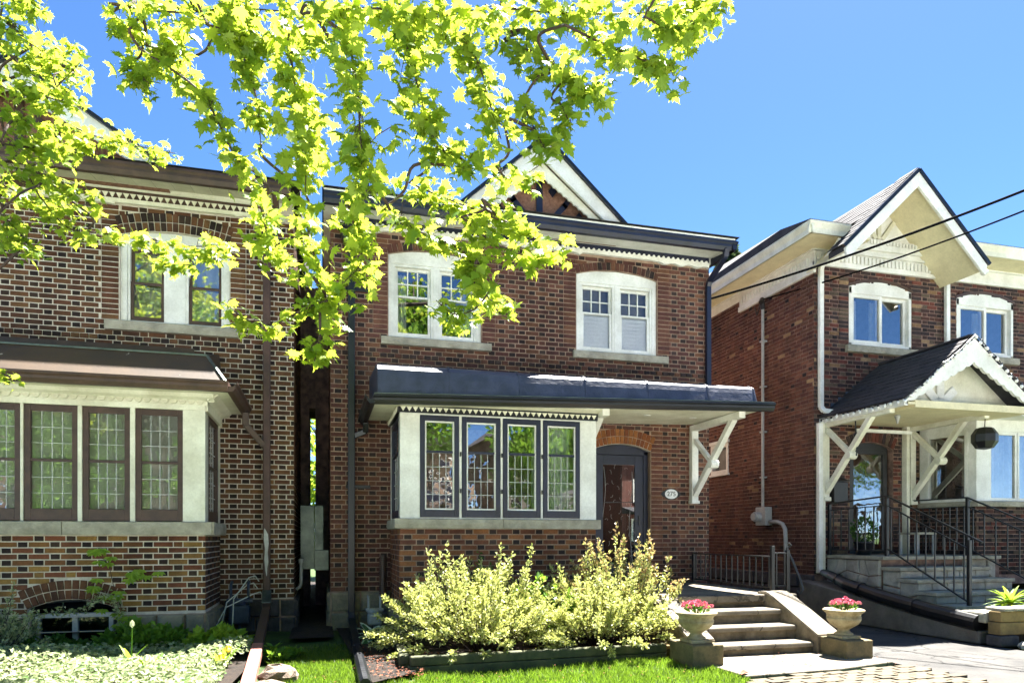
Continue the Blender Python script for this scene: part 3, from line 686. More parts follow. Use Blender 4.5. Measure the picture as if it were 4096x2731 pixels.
def gable(parent, xc, half, zb, za, yf, yb, panel_y, white, panel_m, stick_m, board=.22, sticks=True, scallop=True, deck='black_metal'):
    """front-facing gable on the eave: roof slopes, barge boards, recessed pebbledash panel"""
    G = Wall(0, yf, 1, 0); rise = za-zb; L = math.hypot(half, rise); nx, nz = rise/L, half/L
    for s in (-1, 1):
        mb = MB(); o = [(xc,za),(xc+s*half,zb),(xc+s*half,zb-.05),(xc,za-.06)]
        mb.prism([(x,yf-.05,z+.055) for x, z in o], [(x,yb,z+.055) for x, z in o]); part('gable_roof_slope', mb, 'shingle', parent)
        mb = MB(); bz = board/nz
        mb.prism([(xc,yf-.02,za),(xc+s*half,yf-.02,zb),(xc+s*(half-board*1.1),yf-.02,zb),(xc,yf-.02,za-bz)], [(xc,yf+.03,za),(xc+s*half,yf+.03,zb),(xc+s*(half-board*1.1),yf+.03,zb),(xc,yf+.03,za-bz)]); part('barge_board', mb, white, parent, bev=.004)
        mb = MB(); mb.bar((xc,yf-.06,za+.03),(xc+s*(half+.03),yf-.06,zb+.02-.03*rise/half),.05,.05,(0,1,0)); part('drip_edge', mb, deck, parent)
        if scallop:
            ih = half-board*1.1; iz = za-bz; pl = [(xc, iz), (xc+s*ih, zb)]; n = 11; p0 = Vector((xc+s*ih*.86, zb)); p1 = Vector((xc, iz-.24)); d = p1-p0; nv = Vector((-d.y, d.x)).normalized()*s
            lo = []
            for i in range(n):
                for t in (0, .25, .5, .75):
                    q = p0+d*((i+t)/n); q = q+nv*(-.02*math.sin(math.pi*t)); lo.append((q.x, q.y))
            lo.append((p1.x, p1.y))
            mb = MB(); mb.prism([(x,yf+.07,z) for x, z in pl+lo[::1]][::-1], [(x,yf+.10,z) for x, z in pl+lo][::-1]); part('scalloped_board', mb, 'cream_paint', parent)
        mb = MB(); o = [(xc,za-.07),(xc+s*half,zb-.06),(xc+s*half,zb-.1),(xc,za-.12)]
        mb.prism([(x,yf+.03,z) for x, z in o], [(x,panel_y,z) for x, z in o]); part('gable_soffit', mb, 'ivory_paint', parent)
    mb = MB(); mb.prism([(xc-half,panel_y,zb-.15),(xc+half,panel_y,zb-.15),(xc,panel_y,za)], [(xc-half,panel_y+.1,zb-.15),(xc+half,panel_y+.1,zb-.15),(xc,panel_y+.1,za)]); part('gable_panel', mb, panel_m, parent)
    mb = MB(); mb.box(xc-half*.98, xc+half*.98, yf-.03, yf+.06, zb-.06, zb+.03); part('gable_sill', mb, white, parent, bev=.004)
    if sticks:
        P = Wall(0, panel_y, 1, 0); h = rise
        def stick(pts, wd):
            mb = MB()
            for p, q in zip(pts, pts[1:]):
                p, q = Vector(p), Vector(q); d = (q-p).normalized(); nn = Vector((-d.y, d.x))*wd/2
                P.poly(mb, [tuple(p-nn-d*wd*.3), tuple(q-nn+d*wd*.3), tuple(q+nn+d*wd*.3), tuple(p+nn-d*wd*.3)], .0, .03)
            part('gable_stick', mb, stick_m, parent)
        stick([(xc, zb-.1), (xc, za-.05)], .1)
        for s in (-1, 1):
            stick([(xc+s*.10, zb-.05), (xc+s*.22, zb+.12), (xc+s*.42, zb+.34), (xc+s*.52, zb+.5)], .085)
            mb = MB(); cx, cz = xc+s*.66, zb+.17; P.poly(mb, [(cx-.08,cz),(cx,cz-.1),(cx+.08,cz),(cx,cz+.1)], 0, .03); part('gable_diamond', mb, stick_m, parent)
            mb = MB(); cx, cz = xc+s*.22, zb+.55; P.poly(mb, [(cx-.07,cz),(cx,cz-.09),(cx+.07,cz),(cx,cz+.09)], 0, .03); part('gable_diamond', mb, stick_m, parent)
gable(hl, -3.84, 1.80, 6.36, 7.50, 10.35, 14.5, 10.62, 'white_paint', 'pebbledash', 'brown_paint', .3, True, False, 'black_metal')
# ================================================================ the navy-trimmed house
hc = thing('brick_house', 'red brick house with navy-trimmed bay windows, navy porch roof and house number', 'house', (3.2, D, 0), 'brick houses in the row')
CR = [lin(100,60,50)[:3], lin(108,66,54)[:3], lin(94,54,48)[:3], lin(112,70,54)[:3], lin(88,52,48)[:3], lin(104,62,54)[:3]]
CR = weathered(CR)
CO = [lin(136,82,56)[:3], lin(126,74,54)[:3], lin(114,66,50)[:3], lin(104,60,48)[:3], lin(144,88,58)[:3]]
CO = weathered(CO)
CD = [lin(62,52,50)[:3], lin(54,46,46)[:3], lin(74,62,58)[:3]]
w1 = Hole(.97, 2.415, 4.45, 5.72, .10, .135); w2 = Hole(4.0, 5.44, 4.45, 5.72, .10, .135); dr = Hole(4.28, 5.32, .66, 2.86, .11, .25)
XL, XR = .12, 6.42
mb = MB(); wall_sheet(mb, F, XL, XR, .6, 6.35, [w1, w2, dr]); part('wall', mb, 'mortar_tan', hc)
bl = []
st = [(.74,.96,4.47,5.96),(2.425,2.64,4.47,5.96),(3.775,3.99,4.47,5.96),(5.45,5.665,4.47,5.96),(5.33,5.545,.7,3.2)]
lay(bl, F, XL, XR, .61, 6.03, [w1, w2, dr], st, CR, CD, .95, (4.125,), avoid=[(1.0,3.82,.4,3.7),(3.8,4.3,.4,.7)])
CSL = Wall(XL, 21, 0, -1); CSR = Wall(XR, D, 0, 1)
mb = MB(); wall_sheet(mb, CSL, 0, 10.2, .6, 6.3, []); wall_sheet(mb, CSR, 0, 10.2, .6, 6.3, []); part('wall', mb, 'mortar_tan', hc)
lay(bl, CSL, 7.5, 10.2, .61, 6.03, pal=CR, dark=CD, pdark=.6); lay(bl, CSR, 0, 1.5, .61, 6.03, pal=CR, dark=CD, pdark=.6)
CX0, CX1 = 1.003, 3.812
SL = Wall(CX0, D, 0, -1); SR = Wall(CX1, BY, 0, 1)
mb = MB(); wall_sheet(mb, FB, CX0, CX1, .3, 1.54, []); wall_sheet(mb, SL, 0, 1.3, .3, 1.54, []); wall_sheet(mb, SR, 0, 1.3, .3, 1.54, []); part('bay_wall', mb, 'mortar_tan', hc)
lay(bl, FB, CX0, CX1, .45, 1.53, pal=CO, dark=CD, pdark=.95); lay(bl, SL, 0, 1.3, .45, 1.53, pal=CO, dark=CD, pdark=.5); lay(bl, SR, 0, 1.3, .45, 1.53, pal=CO, dark=CD, pdark=.5)
place_bricks(bl, hc, hide=[(0,.15,0,9),(1.2,3.8,0,1.05)])
for h in (w1, w2): arch(hc, F, h, CR+CD, 1, 'mortar_tan')
arch(hc, F, dr, [lin(150,100,60)[:3], lin(138,86,54)[:3], lin(122,74,50)[:3]], 2, 'mortar_pale')
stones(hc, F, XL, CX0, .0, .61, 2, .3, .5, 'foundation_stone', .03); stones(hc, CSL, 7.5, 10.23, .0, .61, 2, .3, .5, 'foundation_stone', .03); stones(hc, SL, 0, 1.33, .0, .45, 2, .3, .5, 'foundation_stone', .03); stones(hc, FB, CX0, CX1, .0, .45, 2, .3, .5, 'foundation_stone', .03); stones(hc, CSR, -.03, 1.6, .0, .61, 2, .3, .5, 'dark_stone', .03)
mb = MB(); mb.box(XL+.02, XR-.02, D+.2, 21, .3, .5); mb.box(XL+.02, XR-.02, 20.8, 21, .3, 8.55); part('rear_wall', mb, 'mortar_dark', hc)
mb = MB(); mb.box(-.125, XL+.05, 14.0, 15.4, 0, 6.2); part('gap_blocker', mb, 'mortar_dark', hc)  # added from this side too, closing off the bright far end
# upper windows
for (a, b), side in (((.97,2.415),0), ((4.0,5.44),1)):
    room(hc, F, a+.02, b-.02, 4.47, 5.8, 1.5)
    m = (a+b)/2; mb = MB()
    F.poly(mb, [(a,5.60),(b,5.60),(b,5.73),(b-.25,5.79),(m,5.82),(a+.25,5.79),(a,5.73)], -.14, -.04)
    F.box(mb, a, a+.075, 4.45, 5.6, -.13, -.04); F.box(mb, b-.075, b, 4.45, 5.6, -.13, -.04); F.box(mb, m-.035, m+.035, 4.45, 5.6, -.13, -.045)
    part('window_casing', mb, 'white_paint', hc, bev=.005)
    for p, q in ((a+.075,m-.035),(m+.035,b-.075)):
        wd = double_hung(hc, F, p, q, 4.45, 5.6, -.055, 'white_paint', 'white_paint', (3,2), .57, glass='glass_clear' if side else 'glass')
        if side: blinds(wd, F, p+.05, q-.05, 4.52, 5.1, -.128) 
    if side:
        mb = MB(); F.box(mb, a+.1, b-.1, 5.12, 5.58, -.30, -.28); part('shutter_panel', mb, 'room_light', hc)
    else: curtain(hc, F, a+.1, a+.3, 4.5, 5.5, -.25, 'curtain', 4, .02); curtain(hc, F, b-.3, b-.1, 4.5, 5.5, -.25, 'curtain', 4, .02)
stone_sill(hc, F, .86, 2.565, 4.33, 4.452, -.05, .08); stone_sill(hc, F, 3.935, 5.625, 4.33, 4.452, -.05, .08)
# frieze, soffit, gutter
mb = MB(); F.box(mb, XL, XR-.02, 6.09, 6.20, 0, .03); part('frieze_band', mb, 'navy_paint', hc)
mb = MB(); pl = [(XL,6.105)]; n = 64
for i in range(n+1): pl.append((XL+(XR-.03-XL)*i/n, 6.105))
u = XR-.03; k = 0
low = []
while u > XL:
    inside = any(h.u0+.05 < u < h.u1-.05 for h in (w1, w2))
    low.append((u, 6.045 if inside else 6.02+.018*math.sin(k*1.05))); u -= .05; k += 1
low.append((XL, 6.02))
F.poly(mb, [(XL,6.105),(XR-.03,6.105)]+low, 0, .055); part('scalloped_board', mb, 'white_paint', hc)
bm_ = MB(); W0 = Wall(0,0,1,0); W0.poly(bm_, [(.022*math.cos(a*math.pi/6), .024*math.sin(a*math.pi/6)) for a in range(12)], .03, .056); me = bm_.mesh('frieze_knob', 'white_paint')
for i in range(70): link('frieze_knob', me, hc, F.p(XL+.05+(XR-XL-.13)*i/69, 6.112)-hc.location)
mb = MB(); F.prof(mb, [(0,6.2),(.05,6.2),(.09,6.185),(.56,6.12),(.56,6.14),(.0,6.23)], XL-.1, XR+.04); part('soffit', mb, 'white_paint', hc)
gutter(hc, F, XL-.1, XR+.1, .56, 6.09, 'navy_paint', .14, .145)
gutter(hc, Wall(XR+.0, D-.69, 0, 1), 0, 10.9, .03, 6.09, 'navy_paint', .1, .145)
mb = MB(); mb.box(XL-.1, XR+.06, 10.1, 21.1, 6.235, 6.262); mb.box(XR, XR+.06, D, 21, 6.1, 6.235); part('roof_deck', mb, 'white_paint', hc)
mb = MB(); mb.add([(XL-.12,10.05,6.275),(XR+.12,10.05,6.275),(XR+.12,21,8.6),(XL-.12,21,8.6)], [(0,1,2,3)]); mb.add([(XR+.12,10.05,6.275),(XR+.12,21,6.2),(XR+.12,21,8.6)], [(0,1,2)]); mb.add([(XL-.12,10.05,6.275),(XL-.12,21,8.6),(XL-.12,21,6.2)], [(0,1,2)]); part('roof', mb, 'shingle', hc)
gable(hc, 3.30, 1.34, 6.33, 7.53, 10.33, 14.5, 10.6, 'white_paint', 'pebbledash', 'navy_paint', .24, True, True, 'black_gutter')
# downspouts
downspout(hc, [(6.36,10.16,6.12),(6.36,10.2,6.0),(6.37,10.7,5.78),(6.37,10.74,5.7),(6.37,10.74,3.62)], 'navy_paint', .085, .065)
mb = MB(); F.poly(mb, [(.25,5.98),(.60,5.98),(.54,5.74),(.31,5.74)], .03, .22); F.box(mb, .22, .63, 5.97, 6.01, .02, .24); part('rain_hopper', mb, 'black_metal', hc, bev=.006)
downspout(hc, [(.42,10.70,5.76),(.42,10.70,.30),(.42,10.62,.2),(.40,8.6,.10)], 'black_gutter', .1, .08)
mb = MB()
for i in range(18):
    t = i/17; y = 8.6-1.95*t; mb.tube([(.40-.02*t,y,.085),(.40-.02*t,y-.06,.083),(.40-.02*t,y-.115,.082)], [.05,.062,.05], 8)
part('ribbed_drain_hose', mb, 'black_gutter', hc)
mb = MB()
for z in (5.1, 2.15): F.box(mb, .34, .70, z, z+.05, .0, .03)
part('spout_bracket', mb, 'black_metal', hc)
# bay casing and windows
mb = MB(); FB.box(mb, CX0, CX1, 3.07, 3.09, -.1, .02); FB.box(mb, CX0+.02, CX1-.02, 1.66, 1.69, -.1, .0)
for a, b in ((CX0,1.271),(1.808,1.844),(2.392,2.423),(2.976,3.008),(3.564,CX1)): FB.box(mb, a, b, 1.66, 3.07, -.1, .02)
SL.box(mb, 0, .15, 1.66, 3.09, -.1, .0); SL.box(mb, 1.15, 1.28, 1.66, 3.09, -.1, .0); SR.box(mb, .02, 1.3, 1.66, 3.09, -.1, .0)
part('bay_casing', mb, 'white_paint', hc, bev=.004)
for a, b in ((1.271,1.808),(1.844,2.392),(2.423,2.976),(3.008,3.564)):
    leaded_casement(hc, FB, a+.003, b-.003, 1.69, 3.066, .03, 'navy_paint', 'white_paint', .66, 4, (4,1), .10, True)
leaded_casement(hc, SL, .16, 1.14, 1.69, 3.066, .0, 'navy_paint', None, .66, 4, (4,1), .10, True)
mb = MB()
for x in (1.826, 2.407, 2.992):
    for z in (2.05, 2.55): FB.box(mb, x-.008, x+.008, z-.03, z+.03, .02, .05)
part('hinge', mb, 'black_metal', hc)
curtain(hc, FB, 3.03, 3.5, 1.7, 3.0, -.22, 'curtain', 6, .03); curtain(hc, FB, 1.1, 1.25, 1.7, 3.0, -.3, 'curtain', 3, .02); curtain(hc, FB, 2.95, 3.05, 1.7, 3.0, -.35, 'curtain', 3, .02)
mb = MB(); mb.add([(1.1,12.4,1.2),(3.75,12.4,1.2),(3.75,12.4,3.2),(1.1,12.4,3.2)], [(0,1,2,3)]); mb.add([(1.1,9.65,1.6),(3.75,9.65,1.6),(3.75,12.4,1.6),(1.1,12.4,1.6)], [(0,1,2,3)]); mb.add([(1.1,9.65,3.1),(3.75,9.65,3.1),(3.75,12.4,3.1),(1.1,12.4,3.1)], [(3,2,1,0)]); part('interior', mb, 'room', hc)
stone_sill(hc, FB, .93, 2.42, 1.53, 1.668, -.1, .08, n=12); stone_sill(hc, FB, 2.426, 3.87, 1.53, 1.668, -.1, .08, n=12); stone_sill(hc, SL, 0, 1.36, 1.531, 1.667, -.1, .07, n=8); stone_sill(hc, SR, -.05, 1.3, 1.531, 1.667, -.1, .07, n=8)
mb = MB(); FB.box(mb, CX0-.02, CX1+.02, 3.09, 3.195, -.1, .035); SL.box(mb, 0, 1.3, 3.09, 3.195, -.1, .03); part('frieze_band', mb, 'black_gutter', hc)
teeth(hc, FB, CX0, CX1, 3.165, .06, .082, .035, .05, 'cream_paint', fill=.92); teeth(hc, SL, 0, 1.3, 3.165, .06, .082, .03, .045, 'cream_paint', fill=.92)
# porch roof: gutter rises slightly to the right, crest level
zg = lambda x: 3.10+.030*(x-.66)
def loft(name, m, prof, x0, x1, parent, smooth=False, seg=1):
    """prof(x) -> list of (y, z); swept from x0 to x1 with caps"""
    mb = MB(); xs = [x0+(x1-x0)*i/seg for i in range(seg+1)]
    rows = [[(x, y, z) for y, z in prof(x)] for x in xs]; k = len(rows[0])
    mb.add([p for r in rows for p in r], [(i*k+j,(i+1)*k+j,(i+1)*k+(j+1)%k,i*k+(j+1)%k) for i in range(seg) for j in range(k)]+[tuple(range(k-1,-1,-1)), tuple(range(seg*k,seg*k+k))])
    return part(name, mb, m, parent, smooth)
loft('porch_gutter', 'black_gutter', lambda x: [(9.07-a, b) for a, b in GUTTER(zg(x), .12, .115)], .62, 6.42, hc)
loft('porch_soffit', 'cream_paint', lambda x: [(9.07,zg(x)+.05),(10.8,zg(x)+.075),(10.8,zg(x)+.095),(9.07,zg(x)+.07)], .66, 6.38, hc)
loft('bay_cornice', 'cream_paint', lambda x: [(9.47,3.19),(9.34,3.23),(9.3,3.27),(9.5,3.27),(9.5,3.19)], .94, 3.9, hc)
xs = [.68, 1.63, 2.58, 3.53, 4.48, 5.43, 6.20]
def roofprof(x):
    b = zg(x)+.12; t = 3.68
    return [(9.07,b),(9.10,b+.02),(9.15,b+(t-b)*.55),(9.18,b+(t-b)*.78),(9.24,t-.035),(9.33,t),(9.5,t+.02),(10.8,t+.10),(10.8,b),(9.2,b)]
for a, b in zip(xs, xs[1:]):
    loft('roof_sheet', 'navy_metal', roofprof, a+.004, b-.004, hc)
    loft('roof_seam', 'navy_metal', lambda x: [(y-.006 if i < 6 else y, z+.012 if i > 2 else z) for i, (y, z) in enumerate(roofprof(x))], b-.016, b+.004, hc)
loft('gutter_flashing', 'galvanised', lambda x: [(8.96,zg(x)+.121),(9.09,zg(x)+.124),(9.09,zg(x)+.138),(8.96,zg(x)+.129)], .63, 6.40, hc)
loft('roof_end', 'navy_metal', lambda x: [(9.06+(.3 if x > 6 else 0),zg(x)+.1),(9.2+(.3 if x > 6 else 0),3.55 if x > 6 else 3.66),(10.8,3.7),(10.8,zg(x)+.1)], 6.204, 6.33, hc)
mb = MB(); g2 = Wall(.64, 10.8, 0, -1); g2.prof(mb, [(a, b) for a, b in GUTTER(3.095, .12, .115)], .02, 1.82); part('porch_gutter', mb, 'black_gutter', hc)
mb = MB(); mb.prism([(.66,9.07,3.2),(.66,10.8,3.2),(1.0,10.8,3.2),(1.0,9.07,3.2)],[(.66,9.07,3.22),(.66,10.8,3.22),(1.0,10.8,3.22),(1.0,9.07,3.22)]); part('bay_soffit', mb, 'cream_paint', hc)
downspout(hc, [(.62,10.55,3.1),(.62,10.62,2.98),(.46,10.7,2.92)], 'black_gutter', .08, .06)
for x, y in ((4.75,9.75),(5.6,9.9)):
    mb = MB(); mb.lathe([(.055,0),(.06,.006),(.045,.012),(.0,.02)], (x,y,zg(x)+.03), 14); part('recessed_light', mb, 'white_paint', hc, smooth=True)
# bracket on the right, and its twin on the bay
for bx, wy, z0 in ((6.10,10.8,2.02),(3.90,10.8,2.1)):
    zt = zg(bx)+.05; mb = MB(); mb.box(bx-.06,bx+.06,10.70,10.80,z0,zt-.1); mb.box(bx-.075,bx+.075,10.68,10.8,z0-.03,z0+.02)
    mb.box(bx-.055,bx+.055,9.32,10.8,zt-.1,zt)
    mb.bar((bx,10.72,z0+.12),(bx,9.55,zt-.08),.09,.09,(1,0,0)); mb.bar((bx,10.7,zt-.25),(bx,10.16,z0+.60),.07,.07,(1,0,0))
    c = Vector((bx,10.13,z0+.58)); mb.tube([c-Vector((.07,0,0)), c+Vector((.07,0,0))], .07, 10)
    part('porch_bracket', mb, 'white_paint', hc, bev=.006)
# door
mb = MB(); F.box(mb, 4.28, 4.36, .66, 2.86, -.16, -.10); F.box(mb, 5.24, 5.32, .66, 2.86, -.16, -.10); F.poly(mb, [(4.28,2.80),(5.32,2.80),(5.32,2.87),(5.1,2.94),(4.8,2.97),(4.5,2.94),(4.28,2.87)], -.16, -.10); part('door_frame', mb, 'navy_paint', hc, bev=.005)
mb = MB(); frame_mb(mb, F, 4.362, 5.238, .68, 2.795, -.15, -.115, .15, .16, .3)
door = part('door', mb, 'navy_paint', hc, bev=.005)
mb = MB(); F.box(mb, 4.51, 5.09, .98, 2.64, -.135, -.13); part('door_glass', mb, 'glass', door)
mb = MB(); C3 = lambda u, z: F.p(u, z, -.127)
for k in range(9):
    a = [C3(4.53+.07*k+.03*math.sin(j*.9+k), 2.60-.2*j-.01*k) for j in range(9)]
    if k in (0, 7): mb.tube(a, .003, 4)
for k in range(34):
    cu, cz = 4.56+.48*((k*.618)%1), 1.1+.045*k; mb.tube([C3(cu+.03*math.cos(t*.5+k), cz+.05*math.sin(t*.5+k)) for t in range(5)], .0018, 4)
part('door_leading', mb, 'lead', door)
mb = MB(); F.box(mb, 5.15, 5.18, 1.62, 1.78, -.115, -.10); F.box(mb, 5.08, 5.17, 1.69, 1.71, -.10, -.085); F.box(mb, 4.51, 5.09, 2.0, 2.012, -.129, -.12); part('door_handle', mb, 'black_metal', door)
mb = MB(); F.box(mb, 4.36, 5.24, .67, 2.8, -.55, -.5); part('inner_door', mb, 'room', hc)
mb = MB(); F.box(mb, 4.95, 5.05, .98, 2.64, -.4, -.38); part('inner_curtain', mb, 'ink', hc)
# ribbed duct hose beside the bay
mb = MB(); mb.tube([(.88,10.62,.45),(.87,10.6,.8),(.88,10.62,1.15)], .05, 10)
for i in range(22): z = .46+i*.031; mb.tube([(.875,10.61,z),(.875,10.61,z+.014)], .062, 10)
part('vent_hose', mb, 'brown_paint', hc)
# ================================================================ the white-trimmed house
hr = thing('brick_house', 'dark red brick house with white-trimmed gabled porch roof above stone steps', 'house', (9.5, D, 0), 'brick houses in the row')
RS = [lin(102,60,50)[:3], lin(96,56,48)[:3], lin(88,50,46)[:3], lin(108,66,54)[:3], lin(82,48,44)[:3], lin(98,62,52)[:3]]
RS = weathered(RS)
RF = [lin(72,46,44)[:3], lin(84,50,44)[:3], lin(60,44,46)[:3], lin(104,54,46)[:3], lin(92,72,62)[:3], lin(64,46,44)[:3]]
RF = weathered(RF)
RDk = [lin(52,44,44)[:3], lin(44,40,42)[:3]]; RP = [lin(150,126,96)[:3], lin(132,106,80)[:3]]
RX = 8.53
r1 = Hole(9.28, 10.67, 4.92, 6.0, .13, .0); r2 = Hole(11.73, 13.12, 4.92, 6.0, .13, .0); rd = Hole(9.30, 10.26, 1.12, 3.05, .12, .22)
mb = MB(); wall_sheet(mb, F, RX, 15.5, .7, 6.75, [Hole(h.u0,h.u1,h.z0,h.zt) for h in (r1, r2, rd)]); part('wall', mb, 'mortar_dark', hr)
bl = []
lay(bl, F, RX, 15.0, .76, 6.36, [r1, r2, rd], [(9.06,9.27,4.9,6.2),(10.68,10.9,4.9,6.2)], RF*3+RP, RDk+RF, .7, avoid=[(10.85,15.5,.5,3.6)])
side_h = Hole(7.75, 8.45, 2.82, 3.5); RSW = Wall(RX, 22, 0, -1)
mb = MB(); wall_sheet(mb, RSW, 0, 11.2, .7, 6.75, [side_h]); part('wall', mb, 'mortar_dark', hr)
lay(bl, RSW, 2.6, 11.2, .76, 6.36, [side_h], pal=RS*4+RP[:1], dark=RS*5+RDk, pdark=1)
place_bricks(bl, hr, hide=[(8.5,9.0,0,3.3)] if False else ())
arch(hr, F, rd, RF, 1, 'mortar_dark')
mb = MB(); mb.box(RX+.02, 15.4, D+.2, 22, .5, .7); mb.box(RX+.02, 15.4, 21.8, 22, .5, 8.95); mb.box(15.3,15.45,10.9,22,0,6.7); part('rear_wall', mb, 'mortar_dark', hr)
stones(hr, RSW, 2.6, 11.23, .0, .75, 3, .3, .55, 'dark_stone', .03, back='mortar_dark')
# side window
mb = MB(); frame_mb(mb, RSW, 7.75, 8.45, 2.82, 3.5, -.12, .02, .07, .1, .09); sw = part('side_window', mb, 'white_paint', hr, bev=.005); pane(sw, RSW, 7.82, 8.38, 2.91, 3.4, -.07, 'glass_dark'); room(hr, RSW, 7.77, 8.43, 2.84, 3.48, 1.0)
mb = MB(); RSW.box(mb, 7.7, 8.5, 3.49, 3.56, -.02, .05); RSW.box(mb, 7.7, 8.5, 2.78, 2.83, -.02, .05); part('side_window_trim', mb, 'white_paint', hr, bev=.01)
# upper windows: frame with arched head, sliding leaf in front
for h, opn in ((r1, .0), (r2, .1)):
    room(hr, F, h.u0+.02, h.u1-.02, 4.94, 6.1, 1.5, 'room_light'); a, b = h.u0, h.u1; m = (a+b)/2
    mb = MB(); F.box(mb, a, a+.06, 4.92, 6.0, -.16, .0); F.box(mb, b-.06, b, 4.92, 6.0, -.16, .0); F.box(mb, a, b, 4.92, 4.98, -.16, .0)
    pl = [(a,5.88),(b,5.88),(b,6.0)]+[(h.uc+h.r*math.sin(t), h.zc+h.r*math.cos(t)) for t in (h.am*.75,h.am*.5,h.am*.25,0,-h.am*.25,-h.am*.5,-h.am*.75)]+[(a,6.0)]
    F.poly(mb, pl, -.16, .0); part('window_casing', mb, 'white_paint', hr, bev=.005)
    for p, q, o in ((a+.06,m+.05,-.02),(m-.05,b-.06,-.075)):
        mb = MB(); frame_mb(mb, F, p, q, 4.98, 5.88, o-.05, o, .06); wd = part('slider_window', mb, 'white_paint', hr, bev=.004); pane(wd, F, p+.06, q-.06, 5.04, 5.82, o-.03)
        curtain(wd, F, p+.05, p+.05+(q-p)*.45, 5.02, 5.85, -.3, 'curtain', 4, .03)
    mb = MB(); pl = [(a-.03,6.0)]+[(h.uc+(h.r+.05)*math.sin(t), h.zc+(h.r+.05)*math.cos(t)) for t in [h.am*k/4 for k in range(-4,5)]]+[(b+.03,6.0)]
    pl += [(h.uc+h.r*math.sin(t), h.zc+h.r*math.cos(t)) for t in [h.am*k/4 for k in range(4,-5,-1)]]
    F.poly(mb, pl, -.05, .012); part('arch_rim', mb, 'brown_paint', hr)
stone_sill(hr, F, 9.2, 10.76, 4.79, 4.92, -.05, .09); stone_sill(hr, F, 11.65, 13.2, 4.79, 4.92, -.05, .09)
# entablature with dentils, eaves
def dentils(wl, u0, u1, z, h, step, o, name='dentil'):
    b = MB(); q = Wall(0,0,wl.d.x,wl.d.y); q.box(b, -step*.3, step*.3, -h, 0, 0, .03); me = b.mesh(name, 'white_paint'); n = int((u1-u0)/step)
    for i in range(n): link(name, me, hr, wl.p(u0+(u1-u0)*(i+.5)/n, z, o)-hr.location)
mb = MB(); F.box(mb, RX-.03, 15.4, 6.30, 6.37, .0, .06); F.box(mb, RX-.02, 15.4, 6.37, 6.56, .0, .03); F.box(mb, RX-.04, 15.4, 6.56, 6.60, 0, .08)
RSW.box(mb, 8.9, 11.26, 6.16, 6.26, .0, .06); RSW.box(mb, 8.9, 11.25, 6.26, 6.56, .0, .03); RSW.box(mb, 2, 8.9, 6.40, 6.6, .0, .025); RSW.box(mb, 2, 11.26, 6.56, 6.60, .0, .08)
part('entablature', mb, 'white_paint', hr, bev=.006)
dentils(F, 9.05, 11.1, 6.53, .13, .085, .03); dentils(RSW, 8.95, 11.1, 6.46, .14, .1, .03); dentils(F, RX, 8.9, 6.53, .13, .085, .03)
mb = MB(); mb.box(8.0, RX+.1, 10.2, 22, 6.58, 6.61); mb.box(8.0, 9.2, 10.2, D+.1, 6.581, 6.61); mb.box(11.0, 15.4, 10.2, D+.1, 6.581, 6.61); part('soffit', mb, 'ivory_paint', hr)
mb = MB(); e1 = Wall(8.02, 22, 0, -1); e1.prof(mb, [(0,6.58),(.03,6.58),(.04,6.66),(.09,6.74),(.09,6.77),(0,6.77)], 0, 11.86); Wall(0,10.22,1,0).prof(mb, [(0,6.58),(.03,6.58),(.04,6.66),(.09,6.74),(.09,6.77),(0,6.77)], 7.94, 8.75); Wall(0,10.22,1,0).prof(mb, [(0,6.58),(.03,6.58),(.04,6.66),(.09,6.74),(.09,6.77),(0,6.77)], 11.2, 15.4); part('eave_gutter', mb, 'cream_paint', hr)
mb = MB(); mb.add([(7.93,10.13,6.78),(8.75,10.13,6.78),(8.75,10.93,6.93),(7.93,10.93,6.93)], [(0,1,2,3)]); mb.add([(11.2,10.13,6.78),(15.4,10.13,6.78),(15.4,10.93,6.93),(11.2,10.93,6.93)], [(0,1,2,3)]); mb.add([(7.93,10.93,6.93),(15.4,10.93,6.93),(15.4,22,9.0),(10.5,22,9.0)], [(0,1,2,3)]); mb.add([(7.93,10.93,6.93),(10.5,22,9.0),(7.93,22,6.78),(7.93,10.13,6.78)], [(0,1,2),(0,2,3)]); part('roof', mb, 'shingle', hr)
# deep gable on the eave
gx, gz, gb, gh, gy = 9.86, 7.68, 6.24, 1.47, 9.85
for s in (-1, 1):
    mb = MB(); o = [(gx,gz+.04),(gx+s*gh,gb+.04),(gx+s*gh,gb-.06),(gx,gz-.06)]; mb.prism([(x,gy,z) for x, z in o], [(x,10.25,z) for x, z in o]); k_ = (gz-6.92)/(gz-gb); o2 = [(gx,gz+.04),(gx+s*gh*k_,6.96),(gx+s*gh*k_,6.86),(gx,gz-.06)]; mb.prism([(x,10.251,z) for x, z in o2], [(x,14.0,z) for x, z in o2]); part('gable_roof_slope', mb, 'shingle', hr)
    mb = MB(); o = [(gx,gz-.062),(gx+s*gh,gb-.062),(gx+s*gh,gb-.09),(gx,gz-.09)]; mb.prism([(x,gy,z) for x, z in o], [(x,D+.02,z) for x, z in o]); part('gable_soffit', mb, 'ivory_paint', hr)
    mb = MB(); mb.prism([(gx,gy-.03,gz-.0),(gx+s*(gh+.02),gy-.03,gb-.02),(gx+s*(gh-.03),gy-.03,gb-.2),(gx,gy-.03,gz-.25)], [(gx,gy+.02,gz),(gx+s*(gh+.02),gy+.02,gb-.02),(gx+s*(gh-.03),gy+.02,gb-.2),(gx,gy+.02,gz-.25)]); part('barge_board', mb, 'white_paint', hr, bev=.006)
    mb = MB(); mb.bar((gx,gy-.03,gz+.03),(gx+s*(gh+.06),gy-.03,gb+.0),.06,.05,(0,1,0)); part('drip_edge', mb, 'black_gutter', hr)
L = math.hypot(gh, gz-gb)
